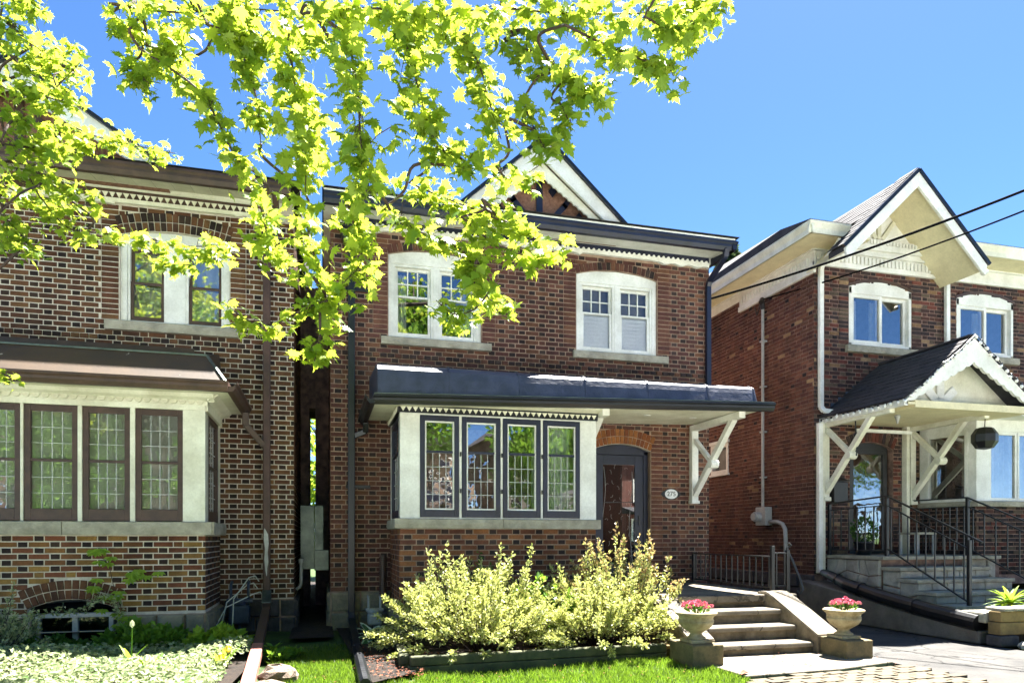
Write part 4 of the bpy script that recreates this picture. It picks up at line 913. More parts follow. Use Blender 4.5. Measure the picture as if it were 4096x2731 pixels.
shingles(hr, (gx-gh-.03,gy+.0,gb+.04), (0,1,0), (gh,0,gz-gb), .4, L, .13, .34)
k_ = (gz-6.92)/(gz-gb); shingles(hr, (gx-gh*k_-.02,gy+.41,6.96), (0,1,0), (gh,0,gz-gb), 3.2, L*k_, .13, .34)
mb = MB(); mb.prism([(gx-1.3,D-.06,6.60),(gx+1.3,D-.06,6.60),(gx,D-.06,7.62)], [(gx-1.3,D+.1,6.60),(gx+1.3,D+.1,6.60),(gx,D+.1,7.62)]); part('gable_panel', mb, 'white_paint', hr)
mb = MB(); Wall(0,D-.06,1,0).box(mb, gx-1.2, gx+1.2, 6.66, 6.86, 0, .06); part('gable_ledge', mb, 'white_paint', hr, bev=.006); dentils(Wall(0,D-.06,1,0), gx-1.1, gx+1.1, 6.83, .07, .07, .06, 'bead')
for a, l in ((-.75,.5),(0,.75),(.75,.5)):
    mb = MB(); mb.bar((gx+.1*math.sin(a),D-.06,6.88),(gx+l*math.sin(a),D-.06,6.86+l*math.cos(a)),.08,.09,(0,1,0)); part('gable_stick', mb, 'soffit_and_shade_paint', hr, bev=.01)  # white sticks; the greyer paint puts their shadows into the colour
mb = MB(); mb.tube([(gx+gh-.03,gy+.02,gb-.14),(gx+gh+.08,gy+.05,gb-.1)], .045, 10); part('gable_finial', mb, 'white_paint', hr)
# porch roof
px, pz, pb, ph, py = 9.98, 4.60, 3.56, 1.32, 8.9
for s in (-1, 1):
    mb = MB(); o = [(px,pz),(px+s*ph,pb),(px+s*ph,pb-.05),(px,pz-.06)]; mb.prism([(x,py,z) for x, z in o], [(x,D,z) for x, z in o]); part('porch_roof_slope', mb, 'shingle', hr)
    mb = MB(); n = 8; top = [(px,pz-.02),(px+s*ph,pb-.03)]; lowp = []; p0 = Vector((px+s*(ph-.1),pb-.03)); p1 = Vector((px,pz-.4))
    for i in range(n*4+1):
        q = p0+(p1-p0)*(i/(n*4)); lowp.append((q.x, q.y-.03*abs(math.sin(math.pi*i/4))))
    mb.prism([(x,py-.03,z) for x, z in top+lowp], [(x,py+.02,z) for x, z in top+lowp]); part('barge_board', mb, 'white_paint', hr)
L = math.hypot(ph, pz-pb)
shingles(hr, (px-ph-.03,py-.02,pb), (0,1,0), (ph,0,pz-pb), 1.92, L, .135, .3)
shingles(hr, (px+ph+.03,py-.02,pb), (0,1,0), (-ph,0,pz-pb), 1.92, L, .135, .3)
mb = MB(); mb.bar((px,py-.03,pz+.02),(px,D,pz+.02),.14,.03); part('ridge_cap', mb, 'shingle', hr)
mb = MB(); mb.prism([(px-ph*.95,py+.38,pb),(px+ph*.95,py+.38,pb),(px,py+.38,pz-.05)], [(px-ph*.95,py+.45,pb),(px+ph*.95,py+.45,pb),(px,py+.45,pz-.05)]); part('porch_pediment', mb, 'cream_paint', hr)
for a, l in ((-.8,.42),(0,.52),(.8,.42)):
    mb = MB(); mb.bar((px-.25+.08*math.sin(a),py+.37,pb+.06),(px-.25+l*math.sin(a),py+.37,pb+.05+l*math.cos(a)*.8),.16,.04,(0,1,0)); part('pediment_ray', mb, 'white_paint', hr, bev=.02)
mb = MB(); mb.box(px-ph+.02, px+ph-.02, py-.02, D, pb-.09, pb-.05); mb.box(px-ph*.86, px+ph*.86, py-.025, py+.4, pb-.13, pb-.02); part('porch_ceiling', mb, 'ivory_paint', hr)
mb = MB(); mb.box(px-ph-.02, px-ph+.05, py-.02, D, pb-.11, pb-.01); part('porch_fascia', mb, 'white_paint', hr)
stp = MB()
for i in range(8): stp.prism([F.p(8.72+i*.16, pb+.0+i*.11, .0), F.p(8.72+(i+1)*.16, pb+.0+i*.11, .0), F.p(8.72+(i+1)*.16, pb+.18+i*.11, .0), F.p(8.72+i*.16, pb+.18+i*.11, .0)], [F.p(8.72+i*.16, pb+i*.11, .02), F.p(8.72+(i+1)*.16, pb+i*.11, .02), F.p(8.72+(i+1)*.16, pb+.18+i*.11, .02), F.p(8.72+i*.16, pb+.18+i*.11, .02)])
part('step_flashing', stp, 'meter_blue', hr)
for bx, z0 in ((8.72,2.12),(10.62,2.08)):
    zt = pb-.09; mb = MB(); mb.box(bx-.06,bx+.06,10.70,10.80,z0,zt); mb.box(bx-.075,bx+.075,10.67,10.8,z0-.05,z0+.02); mb.box(bx-.05,bx+.05,9.2,10.8,zt-.08,zt)
    mb.bar((bx,10.72,z0+.1),(bx,9.6,zt-.02),.09,.09,(1,0,0)); mb.bar((bx,10.7,zt-.12),(bx,10.1,z0+.72),.08,.08,(1,0,0)); c = Vector((bx,10.1,z0+.70)); mb.tube([c-Vector((.08,0,0)), c+Vector((.08,0,0))], .07, 10); part('porch_bracket', mb, 'cream_paint', hr, bev=.006)
for x0, x1, z0 in ((8.57,8.68,.78),(10.45,10.52,1.1)): mb = MB(); mb.box(x0,x1,10.68,10.8,z0,3.47); part('pilaster', mb, 'cream_paint', hr, bev=.006)
mb = MB(); mb.box(9.2,10.4,10.5,10.56,3.30,3.36); part('door_beam', mb, 'white_paint', hr, bev=.01)
# door
mb = MB(); frame_mb(mb, F, 9.36, 10.2, 1.12, 3.05, -.14, -.08, .09); F.box(mb, 9.36, 10.2, 3.05, 3.17, -.14, -.08); dfr = part('storm_door', mb, 'black_metal', hr, bev=.005)
pane(dfr, F, 9.45, 10.11, 1.3, 2.95, -.11, 'glass_leaded', 0)
mb = MB(); F.box(mb, 9.4, 10.16, 1.12, 3.04, -.28, -.24)
for a, b in ((9.5,9.74),(9.82,10.06)):
    F.box(mb, a, b, 1.25, 1.75, -.24, -.225); F.box(mb, a, b, 1.85, 2.9, -.24, -.225)
part('door', mb, 'door_wood', hr, bev=.008)
# bay on the right
BX, BYR = 11.08, 9.8; RB = Wall(0, BYR, 1, 0); RBS = Wall(10.86, D, BX-10.86, BYR-D); LS = math.hypot(BX-10.86, D-BYR)
mb = MB(); RB.box(mb, BX, 15.4, .6, 1.96, -.3, -.01); part('bay_wall', mb, 'mortar_dark', hr)
bl2 = []; lay(bl2, RB, BX, 13.2, .76, 1.96, pal=RF, dark=RDk); mbx = MB(); wall_sheet(mbx, RBS, 0, LS, .6, 1.96, []); part('bay_wall', mbx, 'mortar_dark', hr); lay(bl2, RBS, 0, LS, .76, 1.96, pal=RF, dark=RDk)
place_bricks(bl2, hr, most=0)
stone_sill(hr, RB, BX-.06, 15.4, 1.96, 2.06, -.1, .08, n=16); stone_sill(hr, RBS, 0, LS+.06, 1.961, 2.059, -.1, .08, n=6)
mb = MB()
for a, b in ((BX,11.36),(12.66,12.72),(13.7,15.4)): RB.box(mb, a, b, 2.06, 3.3, -.1, .0)
RB.box(mb, BX, 15.4, 3.3, 3.5, -.1, .0); RBS.box(mb, 0, .12, 2.06, 3.3, -.1, .0); RBS.box(mb, LS-.14, LS, 2.06, 3.3, -.1, .0); RBS.box(mb, 0, LS, 3.3, 3.5, -.1, .0); part('bay_casing', mb, 'white_paint', hr, bev=.005)
for wl, a, b in ((RB,11.36,12.02),(RB,12.0,12.66),(RBS,.12,LS-.14)):
    mb = MB(); frame_mb(mb, wl, a, b, 2.06, 3.3, -.07, .015 if wl is RBS else -.01, .06); wd = part('bay_window', mb, 'white_paint', hr, bev=.004); pane(wd, wl, a+.06, b-.06, 2.12, 3.24, -.04, 'glass', .0)
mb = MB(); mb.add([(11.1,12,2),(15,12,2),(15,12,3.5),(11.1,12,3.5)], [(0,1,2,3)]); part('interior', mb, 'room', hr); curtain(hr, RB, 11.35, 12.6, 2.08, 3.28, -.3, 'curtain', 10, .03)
mb = MB(); mb.box(10.9, 15.4, 9.35, D, 3.5, 3.56); part('bay_soffit', mb, 'white_paint', hr)
mb = MB(); mb.add([(11.25,9.3,3.56),(15.4,9.3,3.56),(15.4,D,4.2),(11.25,D,4.2)], [(0,1,2,3)]); part('bay_roof', mb, 'shingle', hr)
shingles(hr, (11.3,9.28,3.56), (1,0,0), (0,1.5,.64), 1.6, .8, .135, .3)
# downspouts, corner
downspout(hr, [(8.63,10.24,6.56),(8.63,10.3,6.5),(8.62,10.68,6.30),(8.62,10.73,6.22),(8.62,10.73,3.75),(8.66,10.7,3.68),(8.8,10.6,3.64)], 'white_paint', .085, .07)
downspout(hr, [(8.56,10.68,3.44),(8.56,10.68,.86),(8.56,10.55,.76)], 'white_paint', .085, .07); downspout(hr, [(11.42,10.72,6.3),(11.42,10.72,4.3)], 'white_paint', .085, .07)
mb = MB(); mb.tube([(8.56,10.6,.80),(8.48,10.3,.76),(8.38,9.8,.64),(8.34,9.0,.50),(8.33,8.0,.36),(8.33,7.32,.29)], [.06,.08,.10,.11,.115,.115], 14)
for p in ((8.36,9.45,.575),(8.335,8.35,.405),(8.43,10.05,.70)): p = Vector(p); mb.tube([p-Vector((0,.02,-.003)), p+Vector((0,.02,.003))], .121 if p.y < 10 else .098, 14)
part('drain_pipe', mb, 'plastic_black', hr, smooth=False)

# ================================================================ service cables, meter, conduit
def cable(A, B, sag, r, label):
    A, B = Vector(A), Vector(B); pts = [A.lerp(B, i/24)-Vector((0,0,sag*4*(i/24)*(1-i/24))) for i in range(25)]
    mb = MB(); mb.tube(pts, r, 6); solo('service_cable', mb, 'cable_black', label, 'cable', tuple(A))
cable((6.46,11.0,5.56), (11.3,4.9,6.95), .22, .02, 'thick black overhead cable running to the navy-trimmed house across the white gable')
cable((8.36,12.1,6.10), (9.7,4.9,5.98), .18, .014, 'thin black overhead cable running to the weatherhead on the dark red house')
em = thing('electric_meter', 'grey electric meter box with tall white conduit on brick side wall', 'meter', (8.5, 12.15, 1.65))
mb = MB(); mb.box(8.36,8.52,12.0,12.32,1.66,2.02); part('meter_box', mb, 'grey_plastic', em, bev=.01)
mb = MB(); mb.tube([(8.36,12.2,1.83),(8.26,12.2,1.83)], .10, 16); mb.tube([(8.262,12.2,1.83),(8.22,12.2,1.83)], .075, 16); part('meter_dial', mb, 'grey_plastic', em)
mb = MB(); mb.tube([(8.46,12.22,2.0),(8.46,12.22,6.0)], .03, 10)
for z in (2.6,3.5,4.4,5.3): mb.box(8.42,8.53,12.17,12.27,z,z+.03)
part('conduit', mb, 'grey_plastic', em)
mb = MB(); mb.tube([(8.46,12.22,5.95),(8.44,12.2,6.08),(8.36,12.1,6.1),(8.3,12.05,6.02)], .045, 10); part('weatherhead', mb, 'black_metal', em)
mb = MB(); mb.tube([(8.46,12.0,1.72),(8.46,11.75,1.72),(8.46,11.6,1.68),(8.46,11.52,1.58),(8.46,11.5,1.4),(8.46,11.5,.8)], .04, 10); part('conduit_bend', mb, 'grey_plastic', em, smooth=True)
mb = MB(); mb.tube([(8.3,12.05,6.02),(8.38,12.3,5.85),(8.46,12.5,6.1)], .01, 6); part('drip_loop', mb, 'plastic_black', em)

# ================================================================ centre porch: slab, steps, cheek walls
ps = thing('porch_steps', 'weathered concrete porch with four steps up to the navy door', 'steps', (4.95, 7.6, 0))
mb = MB(); mb.box(3.84, 6.12, 8.18, 10.78, .0, .565); part('porch_base', mb, 'concrete_side', ps)
mb = MB(); mb.box(3.86, 6.15, 8.12, 10.78, .565, .66); part('porch_floor', mb, 'concrete', ps, bev=.015)
for i, (y, z) in enumerate(((7.80,.50),(7.50,.335),(7.19,.17))):
    mb = MB(); mb.box(4.30, 5.66, y-.03, y+.36, z-.06, z); part('tread', mb, 'concrete', ps, bev=.018)
    mb = MB(); mb.box(4.30, 5.66, y+.012, 8.2, .0, z-.06); part('riser', mb, 'concrete_side', ps)
for x0, x1 in ((5.66,6.0),(3.98,4.30)):
    mb = MB(); pr = [(8.3,.0),(8.3,.69),(8.12,.69),(7.95,.63),(7.1,.25),(7.1,.0)]; mb.prism([(x0,y,z) for y, z in pr], [(x1,y,z) for y, z in pr]); part('cheek_wall', mb, 'concrete_side', ps, bev=.012)
    mb = MB(); pr = [(8.25,.70),(8.12,.70),(7.95,.642),(7.11,.264),(7.11,.254),(7.95,.63),(8.12,.688),(8.25,.688)]; mb.prism([(x0+.01,y,z) for y, z in pr], [(x1-.01,y,z) for y, z in pr]); part('cheek_cap', mb, 'concrete', ps)
mb = MB(); mb.box(6.0, 6.1, 8.18, 8.3, .5, .62); part('step_light', mb, 'grey_plastic', ps, bev=.01)
def railing(label, posts, tops, bal, base, m='black_metal', pw=.05, scroll=None, second=None, group=None, cap=.04):
    """posts: list of (point, height); tops: list of (p, q) rails; bal: list of (p, q, n)"""
    rt = thing('railing', label, 'railing', base, group)
    for p, h in posts:
        mb = MB(); p = Vector(p); mb.box(p.x-pw/2, p.x+pw/2, p.y-pw/2, p.y+pw/2, p.z, p.z+h); part('post', mb, m, rt, bev=.004)
    for p, q, w_, h_ in tops:
        mb = MB(); mb.bar(p, q, w_, h_); part('rail', mb, m, rt, bev=.004)
    bmsh = {}
    for p0, p1, q0, q1, n in bal:
        p0, p1, q0, q1 = map(Vector, (p0, p1, q0, q1))
        for i in range(n):
            t = (i+.5)/n; mb = MB(); mb.bar(p0.lerp(p1, t), q0.lerp(q1, t), .016, .016, (0,1,0)); part('baluster', mb, m, rt)
    return rt
z0 = .66
rr = railing('short black iron railing along the concrete porch edge beside the driveway', [((6.07,10.7,z0),.52),((5.98,8.42,z0-.02),.66),((6.22,8.42,z0-.4),.98)],
    [((6.07,10.72,1.15),(5.98,8.42,1.15),.035,.02),((6.07,10.72,.72),(5.98,8.42,.72),.03,.016),((5.98,8.42,1.2),(6.24,8.42,1.2),.035,.02),((5.98,8.42,.75),(6.24,8.42,.75),.03,.016)],
    [((6.07,10.7,.72),(5.98,8.42,.72),(6.07,10.7,1.15),(5.98,8.42,1.15),14),((5.98,8.42,.75),(6.24,8.42,.75),(5.98,8.42,1.2),(6.24,8.42,1.2),2)], (6.05,9.5,z0))
mb = MB(); mb.tube([(6.24,8.42,1.2),(6.27,8.38,1.1),(6.33,8.3,.85),(6.35,8.26,.7),(6.31,8.27,.64),(6.28,8.3,.69)], .016, 8); part('scroll', mb, 'black_metal', rr)
mb = MB(); mb.tube([(6.22,8.42,1.22),(6.22,8.42,1.27),(6.26,8.4,1.31),(6.22,8.4,1.34)], .018, 8); part('finial', mb, 'black_metal', rr)
# stone blocks and urns with flowers
def urn_set(x, y, z, label_b, label_u, label_f, bw, rot, seed):
    random.seed(seed)
    mb = MB(); mb.box(x-bw[0]/2, x+bw[0]/2, y-bw[1]/2, y+bw[1]/2, 0, z)
    b = solo('stone_block', mb, 'block_stone', label_b, 'block', (x, y, 0), 'stone blocks at the foot of the steps', bev=.012)
    u = thing('stone_urn', label_u, 'urn', (x, y, z), 'flower urns on stone blocks')
    mb = MB(); mb.box(x-.13, x+.13, y-.13, y+.13, z+.001, z+.035); part('plinth', mb, 'urn_stone', u, bev=.006)
    mb = MB(); mb.lathe([(.10,.035),(.105,.05),(.075,.07),(.06,.095),(.07,.105),(.09,.12),(.15,.16),(.185,.21),(.19,.245)], (x, y, z), 28, wob=.02); part('bowl', mb, 'urn_stone', u, smooth=True)
    mb = MB(); mb.lathe([(.19,.243),(.182,.26),(.19,.285),(.225,.31),(.23,.325),(.215,.335),(.19,.328),(.175,.30),(.0,.295)], (x, y, z), 28); part('rim', mb, 'urn_stone', u, smooth=True)
    f = thing('flower_plant', label_f, 'flowers', (x, y, z+.29), 'pink flowers in the urns')
    mb = MB()
    for i in range(90):
        a = random.uniform(0, 6.28); r0 = random.uniform(0,.06); r1 = random.uniform(.05,.15); h = random.uniform(.05,.13)
        leaf_quad(mb, (x+r1*math.cos(a), y+r1*math.sin(a), z+.3+h*.8), (math.cos(a)*.6, math.sin(a)*.6, random.uniform(.2,.9)), .07, .022)
    for i in range(16):
        a = random.uniform(0, 6.28); r1 = random.uniform(.02,.1); mb.tube([(x+.3*r1*math.cos(a),y+.3*r1*math.sin(a),z+.29),(x+r1*math.cos(a),y+r1*math.sin(a),z+.41)], .004, 4)
    part('foliage', mb, 'dark_leaf', f, kind='stuff')
    for i in range(20):
        a = i*2.4; r1 = .165*math.sqrt((i+.3)/20)*random.uniform(.85,1.12); mb = MB(); c = Vector((x+r1*math.cos(a), y+r1*math.sin(a), z+.455-.45*r1+random.uniform(-.02,.018)))
        for k in range(26):
            t = random.uniform(0, 6.28); e = random.uniform(-.1, 1.5); d = Vector((math.cos(t)*math.cos(e), math.sin(t)*math.cos(e), math.sin(e)))
            leaf_quad(mb, c+d*.018, d, .04, .026)
        part('blossom', mb, 'pink_petal', f)
def leaf_quad(mb, p, d, l, w, up=None, col=None, fold=.25):
    p, d = Vector(p), Vector(d).normalized(); u = Vector(up) if up else Vector((random.uniform(-1,1), random.uniform(-1,1), random.uniform(.2,1)))
    s = d.cross(u)
    if s.length < 1e-3: s = d.cross(Vector((1,0,0)))
    s.normalize(); n = s.cross(d)
    a = p-d*l*.5; b = p+d*l*.5; m = p+d*l*.05
    mb.add([a, m+s*w*.5+n*w*fold, b, m-s*w*.5+n*w*fold, m], [(0,4,2,1),(0,3,2,4)] if False else [(0,4,1),(4,2,1),(0,3,4),(3,2,4)], col)
urn_set(5.88, 6.93, .245, 'square stone block at the foot of the right cheek wall beside the driveway', 'weathered stone urn of pink flowers beside the asphalt driveway', 'round cluster of pink flowers in the urn beside the driveway', (.36,.52), 0, 5)
urn_set(3.97, 6.95, .265, 'mossy stone block in the grass beside the golden shrub', 'mossy stone urn of pink flowers beside the golden shrub', 'round cluster of pink flowers in the urn beside the golden shrub', (.37,.52), 0, 6)
random.seed(11)
# house number
pl_ = thing('house_number', 'oval white house number plaque reading 275 on brick beside the door', 'sign', (5.69, D, 2.15))
mb = MB(); pts = [(5.69+.135*math.cos(t), 2.15+.098*math.sin(t)) for t in [2*math.pi*i/32 for i in range(32)]]; F.poly(mb, pts, .005, .025)
F.poly(mb, [(5.50,2.15),(5.55,2.1),(5.60,2.11),(5.60,2.19),(5.55,2.2)], .005, .022); F.poly(mb, [(5.88,2.15),(5.83,2.2),(5.78,2.19),(5.78,2.11),(5.83,2.1)], .005, .022); part('plaque_rim', mb, 'black_gutter', pl_)
mb = MB(); F.poly(mb, [(5.69+.118*math.cos(t), 2.15+.082*math.sin(t)) for t in [2*math.pi*i/32 for i in range(32)]], .02, .03); part('plaque_face', mb, 'sign_white', pl_)
def text_part(name, s, size, wl, u, z, o, m, parent, ext=.002):
    c = bpy.data.curves.new(name, 'FONT'); c.body = s; c.size = size; c.align_x = 'CENTER'; c.align_y = 'CENTER'; c.extrude = ext
    t = bpy.data.objects.new('tmp', c); COL.objects.link(t); dg = bpy.context.evaluated_depsgraph_get()
    me = bpy.data.meshes.new_from_object(t.evaluated_get(dg)); bpy.data.objects.remove(t); me.materials.clear(); me.materials.append(M[m])
    ob = link(name, me, parent, wl.p(u, z, o)-root_loc(parent)); ob.rotation_euler = (R(90), 0, wl.rot); return ob
text_part('digits', '275', .11, F, 5.69, 2.15, .031, 'plastic_black', pl_)
# paper in the brown bay's window
sg = thing('window_sign', 'white hand-lettered paper sign behind the leaded bay window', 'sign', (-3.1, BY+.1, 1.9))
mb = MB(); FB.box(mb, -3.26, -2.93, 1.84, 2.05, -.11, -.105); part('paper', mb, 'sign_white', sg)
for i, s in enumerate(('START EACH', 'DAY WITH', 'A SMILE')): text_part('lettering', s, .056, FB, -3.095, 2.01-i*.062, -.103, 'ink', sg, .0005)
# gas meters
def gas_meter(x, y, z, m, label, s=1.0, low=False):
    t = thing('gas_meter', label, 'meter', (x, y, z), 'gas meters at the house walls')
    mb = MB(); mb.box(x-.12*s, x+.12*s, y-.09, y+.09, z+.08, z+.3*s); part('meter_body', mb, m, t, bev=.03)
    mb = MB(); mb.lathe([(.09,.30*s),(.10,.34*s),(.08,.38*s),(.0,.385*s)], (x-.01, y, z), 14); mb.box(x-.15*s, x+.15*s, y-.05, y+.05, z+.33*s, z+.38*s); part('regulator', mb, m, t, bev=.01)
    for d in (-.1, .1): 
        mb = MB(); mb.tube([(x+d*s,y,z+.3*s),(x+d*s,y,z+.55*s),(x+d*s,y+.12,z+.58*s)], .02, 8); part('gas_pipe', mb, m, t, smooth=True)
    mb = MB(); mb.tube([(x,y,.0),(x,y,z+.1)], .02, 8); part('riser_pipe', mb, m, t)
gas_meter(-1.12, 10.55, .12, 'meter_blue', 'dark gas meter with pipes at the wall beside the brown downspout', 1.15)
gas_meter(.74, 10.45, .06, 'grey_plastic', 'small grey gas meter above the striped hosta', .85)
mb = MB()
for k, (a, b) in enumerate((((-1.35,10.3,.1),(-1.02,10.6,.75)),((-1.45,10.25,.1),(-.93,10.6,.62)),((-1.18,10.2,.1),(-1.0,10.6,.85)))):
    A, B = Vector(a), Vector(b); mid = A.lerp(B,.5)+Vector((-.08,-.1,.1)); mb.tube([A, mid, B, B+Vector((.08,.02,.02)), B+Vector((.13,.04,-.06))], .008, 6)
solo('loose_cable', mb, 'curtain', 'loose white cables looping up beside the dark gas meter', 'cable', (-1.2,10.4,.1))
# the narrow gap: galvanised duct box, pipe
gp = thing('metal_duct', 'galvanised sheet metal duct hanging in the narrow gap between houses', 'duct', (-.1, 11.5, .9))
mb = MB(); mb.box(-.33,-.12,11.5,11.8,.92,1.92); part('duct_body', mb, 'galvanised', gp, bev=.006)
mb = MB(); mb.box(-.115,.02,11.49,11.8,1.20,1.92); mb.box(-.12,.10,11.46,11.8,.90,1.22); part('duct_side', mb, 'galvanised', gp, bev=.006)
mb = MB(); mb.tube([(-.31,11.2,1.05),(-.31,11.2,.72),(-.33,11.2,.66),(-.38,11.2,.63)], .025, 8); mb.tube([(-.31,11.2,1.03),(-.31,11.2,1.09)], .04, 10); solo('vent_pipe', mb, 'grey_plastic', 'small grey vent pipe below the metal duct in the gap', 'pipe', (-.31,11.2,.63))
# ================================================================ right porch: stone base, steps, rails
pr_ = thing('stone_steps', 'stone-clad porch steps with rough slab treads below the white gabled porch roof', 'steps', (9.8, 9.2, 0))
mb = MB(); mb.box(8.80, 11.3, 9.56, 10.78, .0, 1.05); part('porch_core', mb, 'mortar_dark', pr_)
PSW = Wall(8.80, 10.78, 0, -1)
def rubble(wl, u0, u1, z0, zt, nu, nz, m, seed, name='wall_stone', thick=.02):
    random.seed(seed); g = {}
    for i in range(nu+1):
        for j in range(nz+1):
            top = zt(u0+(u1-u0)*i/nu); a = u0+(u1-u0)*i/nu; b = z0+(top-z0)*j/nz
            if 0 < i < nu: a += random.uniform(-.32,.32)*(u1-u0)/nu
            if 0 < j < nz: b += random.uniform(-.32,.32)*(top-z0)/nz
            g[i, j] = (a, b)
    for i in range(nu):
        for j in range(nz):
            q = [g[i,j], g[i+1,j], g[i+1,j+1], g[i,j+1]]; c = (sum(p[0] for p in q)/4, sum(p[1] for p in q)/4)
            q = [(p[0]+(c[0]-p[0])*.05, p[1]+(c[1]-p[1])*.07) for p in q]
            mb = MB(); d = random.uniform(-.006,.006); f = [wl.p(p[0]+(c[0]-p[0])*.12, p[1]+(c[1]-p[1])*.12, thick+d) for p in q]; v = [wl.p(*p, thick*.4) for p in q]; bk = [wl.p(*p, -.03) for p in q]
            mb.add(f+v+bk, [(0,1,2,3)]+[(k,4+k,4+(k+1)%4,(k+1)%4) for k in range(4)]+[(4+k,8+k,8+(k+1)%4,4+(k+1)%4) for k in range(4)]); part(name, mb, m, pr_)
rubble(PSW, 0, 1.24, .3, lambda u: 1.05, 5, 3, 'flagstone', 3)
rubble(Wall(0,9.56,1,0), 10.5, 11.2, .4, lambda u: 1.05, 3, 2, 'flagstone', 4)
def slab(x0, x1, y0, y1, z, t=.055, n=3):
    xs = [x0+(x1-x0)*i/n+(random.uniform(-.1,.1) if 0 < i < n else 0) for i in range(n+1)]
    for a, b in zip(xs, xs[1:]):
        mb = MB(); k = 6; pts = [(a+.004+(b-a-.008)*i/k, y0+random.uniform(-.012,.012)) for i in range(k+1)]+[(b-.004,y1),(a+.004,y1)]
        mb.prism([(x,y,z-t) for x, y in pts], [(x,y,z) for x, y in pts]); part('stone_slab', mb, 'stone', pr_, bev=.008)
slab(8.74, 11.2, 9.42, 10.75, 1.11, n=4)
for i in range(4):
    y = 9.14-i*.32; z = .94-i*.175; x0 = 8.86+.02*i; x1 = 10.65+.1*i
    slab(x0-.05, x1, y, y+.42, z, n=3 if i % 2 else 4)
    mb = MB(); mb.box(x0+.02, x1, y+.06, y+.42, -.0, z-.055); part('step_core', mb, 'mortar_tan', pr_)
    xx = x0+.0
    while xx < x1-.05:
        w_ = min(random.uniform(.25,.5), x1-xx); mb = MB(); mb.box(xx+.006, xx+w_-.006, y+.04, y+.08, z-.17, z-.06); part('riser_stone', mb, 'flagstone', pr_, bev=.01); xx += w_
    rubble(Wall(x0+.02, y+.42, 0, -1), 0, .36, .25, lambda u, zz=z: zz-.055, 1, 2, 'flagstone', 20+i)
random.seed(21)
rw = thing('retaining_wall', 'low parged concrete retaining wall with mossy stains along the driveway', 'wall', (8.4, 9, 0))
mb = MB(); a = [(8.30,10.9,.02),(8.30,10.9,.66),(8.30,9.8,.52),(8.30,8.4,.30),(8.30,7.3,.19),(8.30,7.3,.02)]; mb.prism(a, [(8.82,y,z) for x,y,z in a]); part('wall_body', mb, 'parging', rw, bev=.02)
mb = MB(); mb.box(8.5, 15, 7.1, 9.6, .0, .30); part('bank', mb, 'soil', rw)
railing('long black iron handrail running down the stone steps', [((8.99,9.6,1.10),1.0),((9.16,8.22,.30),1.08),((8.78,10.7,1.1),.92)],
    [((8.99,9.6,2.10),(9.18,8.02,1.34),.045,.025),((8.99,9.6,1.95),(9.16,8.22,1.24),.03,.02),((8.99,9.6,1.24),(9.16,8.22,.46),.03,.02),((8.78,10.7,2.02),(8.99,9.6,2.10),.045,.025),((8.78,10.7,1.9),(8.99,9.6,1.95),.03,.016),((8.78,10.7,1.2),(8.99,9.6,1.2),.03,.016)],
    [((8.99,9.6,1.24),(9.16,8.22,.46),(8.99,9.6,1.95),(9.16,8.22,1.24),9),((8.78,10.7,1.2),(8.99,9.6,1.2),(8.78,10.7,1.9),(8.99,9.6,1.95),7)], (9.1,9.0,1.1))
railing('black iron handrail on the far side of the stone steps beside the white bay', [((10.66,9.6,1.10),1.0),((11.0,8.22,.34),1.0)],
    [((10.66,9.6,2.10),(11.05,8.0,1.30),.045,.025),((10.66,9.6,1.95),(11.0,8.22,1.22),.03,.02),((10.66,9.6,1.24),(11.0,8.22,.46),.03,.02),((10.66,9.6,2.10),(10.62,10.7,2.10),.045,.025),((10.66,9.6,1.95),(10.62,10.7,1.95),.03,.016)],
    [((10.66,9.6,1.24),(11.0,8.22,.46),(10.66,9.6,1.95),(11.0,8.22,1.22),8),((10.66,9.6,1.2),(10.62,10.7,1.2),(10.66,9.6,1.95),(10.62,10.7,1.95),8)], (10.8,9.0,1.1))
# planter of timbers at the right
tp = thing('timber_planter', 'tan stacked timber planter wall with stone capping below the stone steps', 'planter', (9, 7.3, 0))
for i, (a, b) in enumerate(((.17,.33),(.335,.47))):
    mb = MB(); mb.box(8.32+.01*i, 11.5, 7.02, 7.2, a, b); part('timber', mb, 'timber_tan', tp, bev=.015)
mb = MB(); mb.box(8.30, 8.62, 7.0, 7.22, .02, .165); part('footing_stone', mb, 'dark_stone', tp, bev=.03)
x = 8.35
while x < 11: w_ = random.uniform(.16,.32); mb = MB(); mb.box(x, x+w_-.01, 6.99, 7.27, .472, .50+random.uniform(0,.02)); part('cap_stone', mb, 'stone', tp, bev=.012); x += w_
mb = MB(); mb.box(8.3,8.9,7.21,7.6,.3,.44); part('corner_stone', mb, 'stone', tp, bev=.03)
def rock(name, c, r, label, m='rock', sq=(1,1,.6), n=10, cat='rock', group=None):
    mb = MB(); prof = []; vs = []; nn = 12
    for j in range(7):
        e = -math.pi/2+math.pi*j/6
        for k in range(nn):
            a = 2*math.pi*k/nn; q = r*(1+random.uniform(-.16,.16)); vs.append((c[0]+q*sq[0]*math.cos(e)*math.cos(a), c[1]+q*sq[1]*math.cos(e)*math.sin(a), c[2]+q*sq[2]*math.sin(e)))
    mb.add(vs, [(j*nn+k, j*nn+(k+1)%nn, (j+1)*nn+(k+1)%nn, (j+1)*nn+k) for j in range(6) for k in range(nn)]); solo(name, mb, m, label, cat, (c[0],c[1],0), group)
rock('rubble_stone', (8.55,6.86,.05), .09, 'small grey rubble stone beside the loose brick', 'flagstone'); rock('rubble_stone', (9.05,6.85,.07), .13, 'mossy rubble stone under the timber planter corner', 'parging')
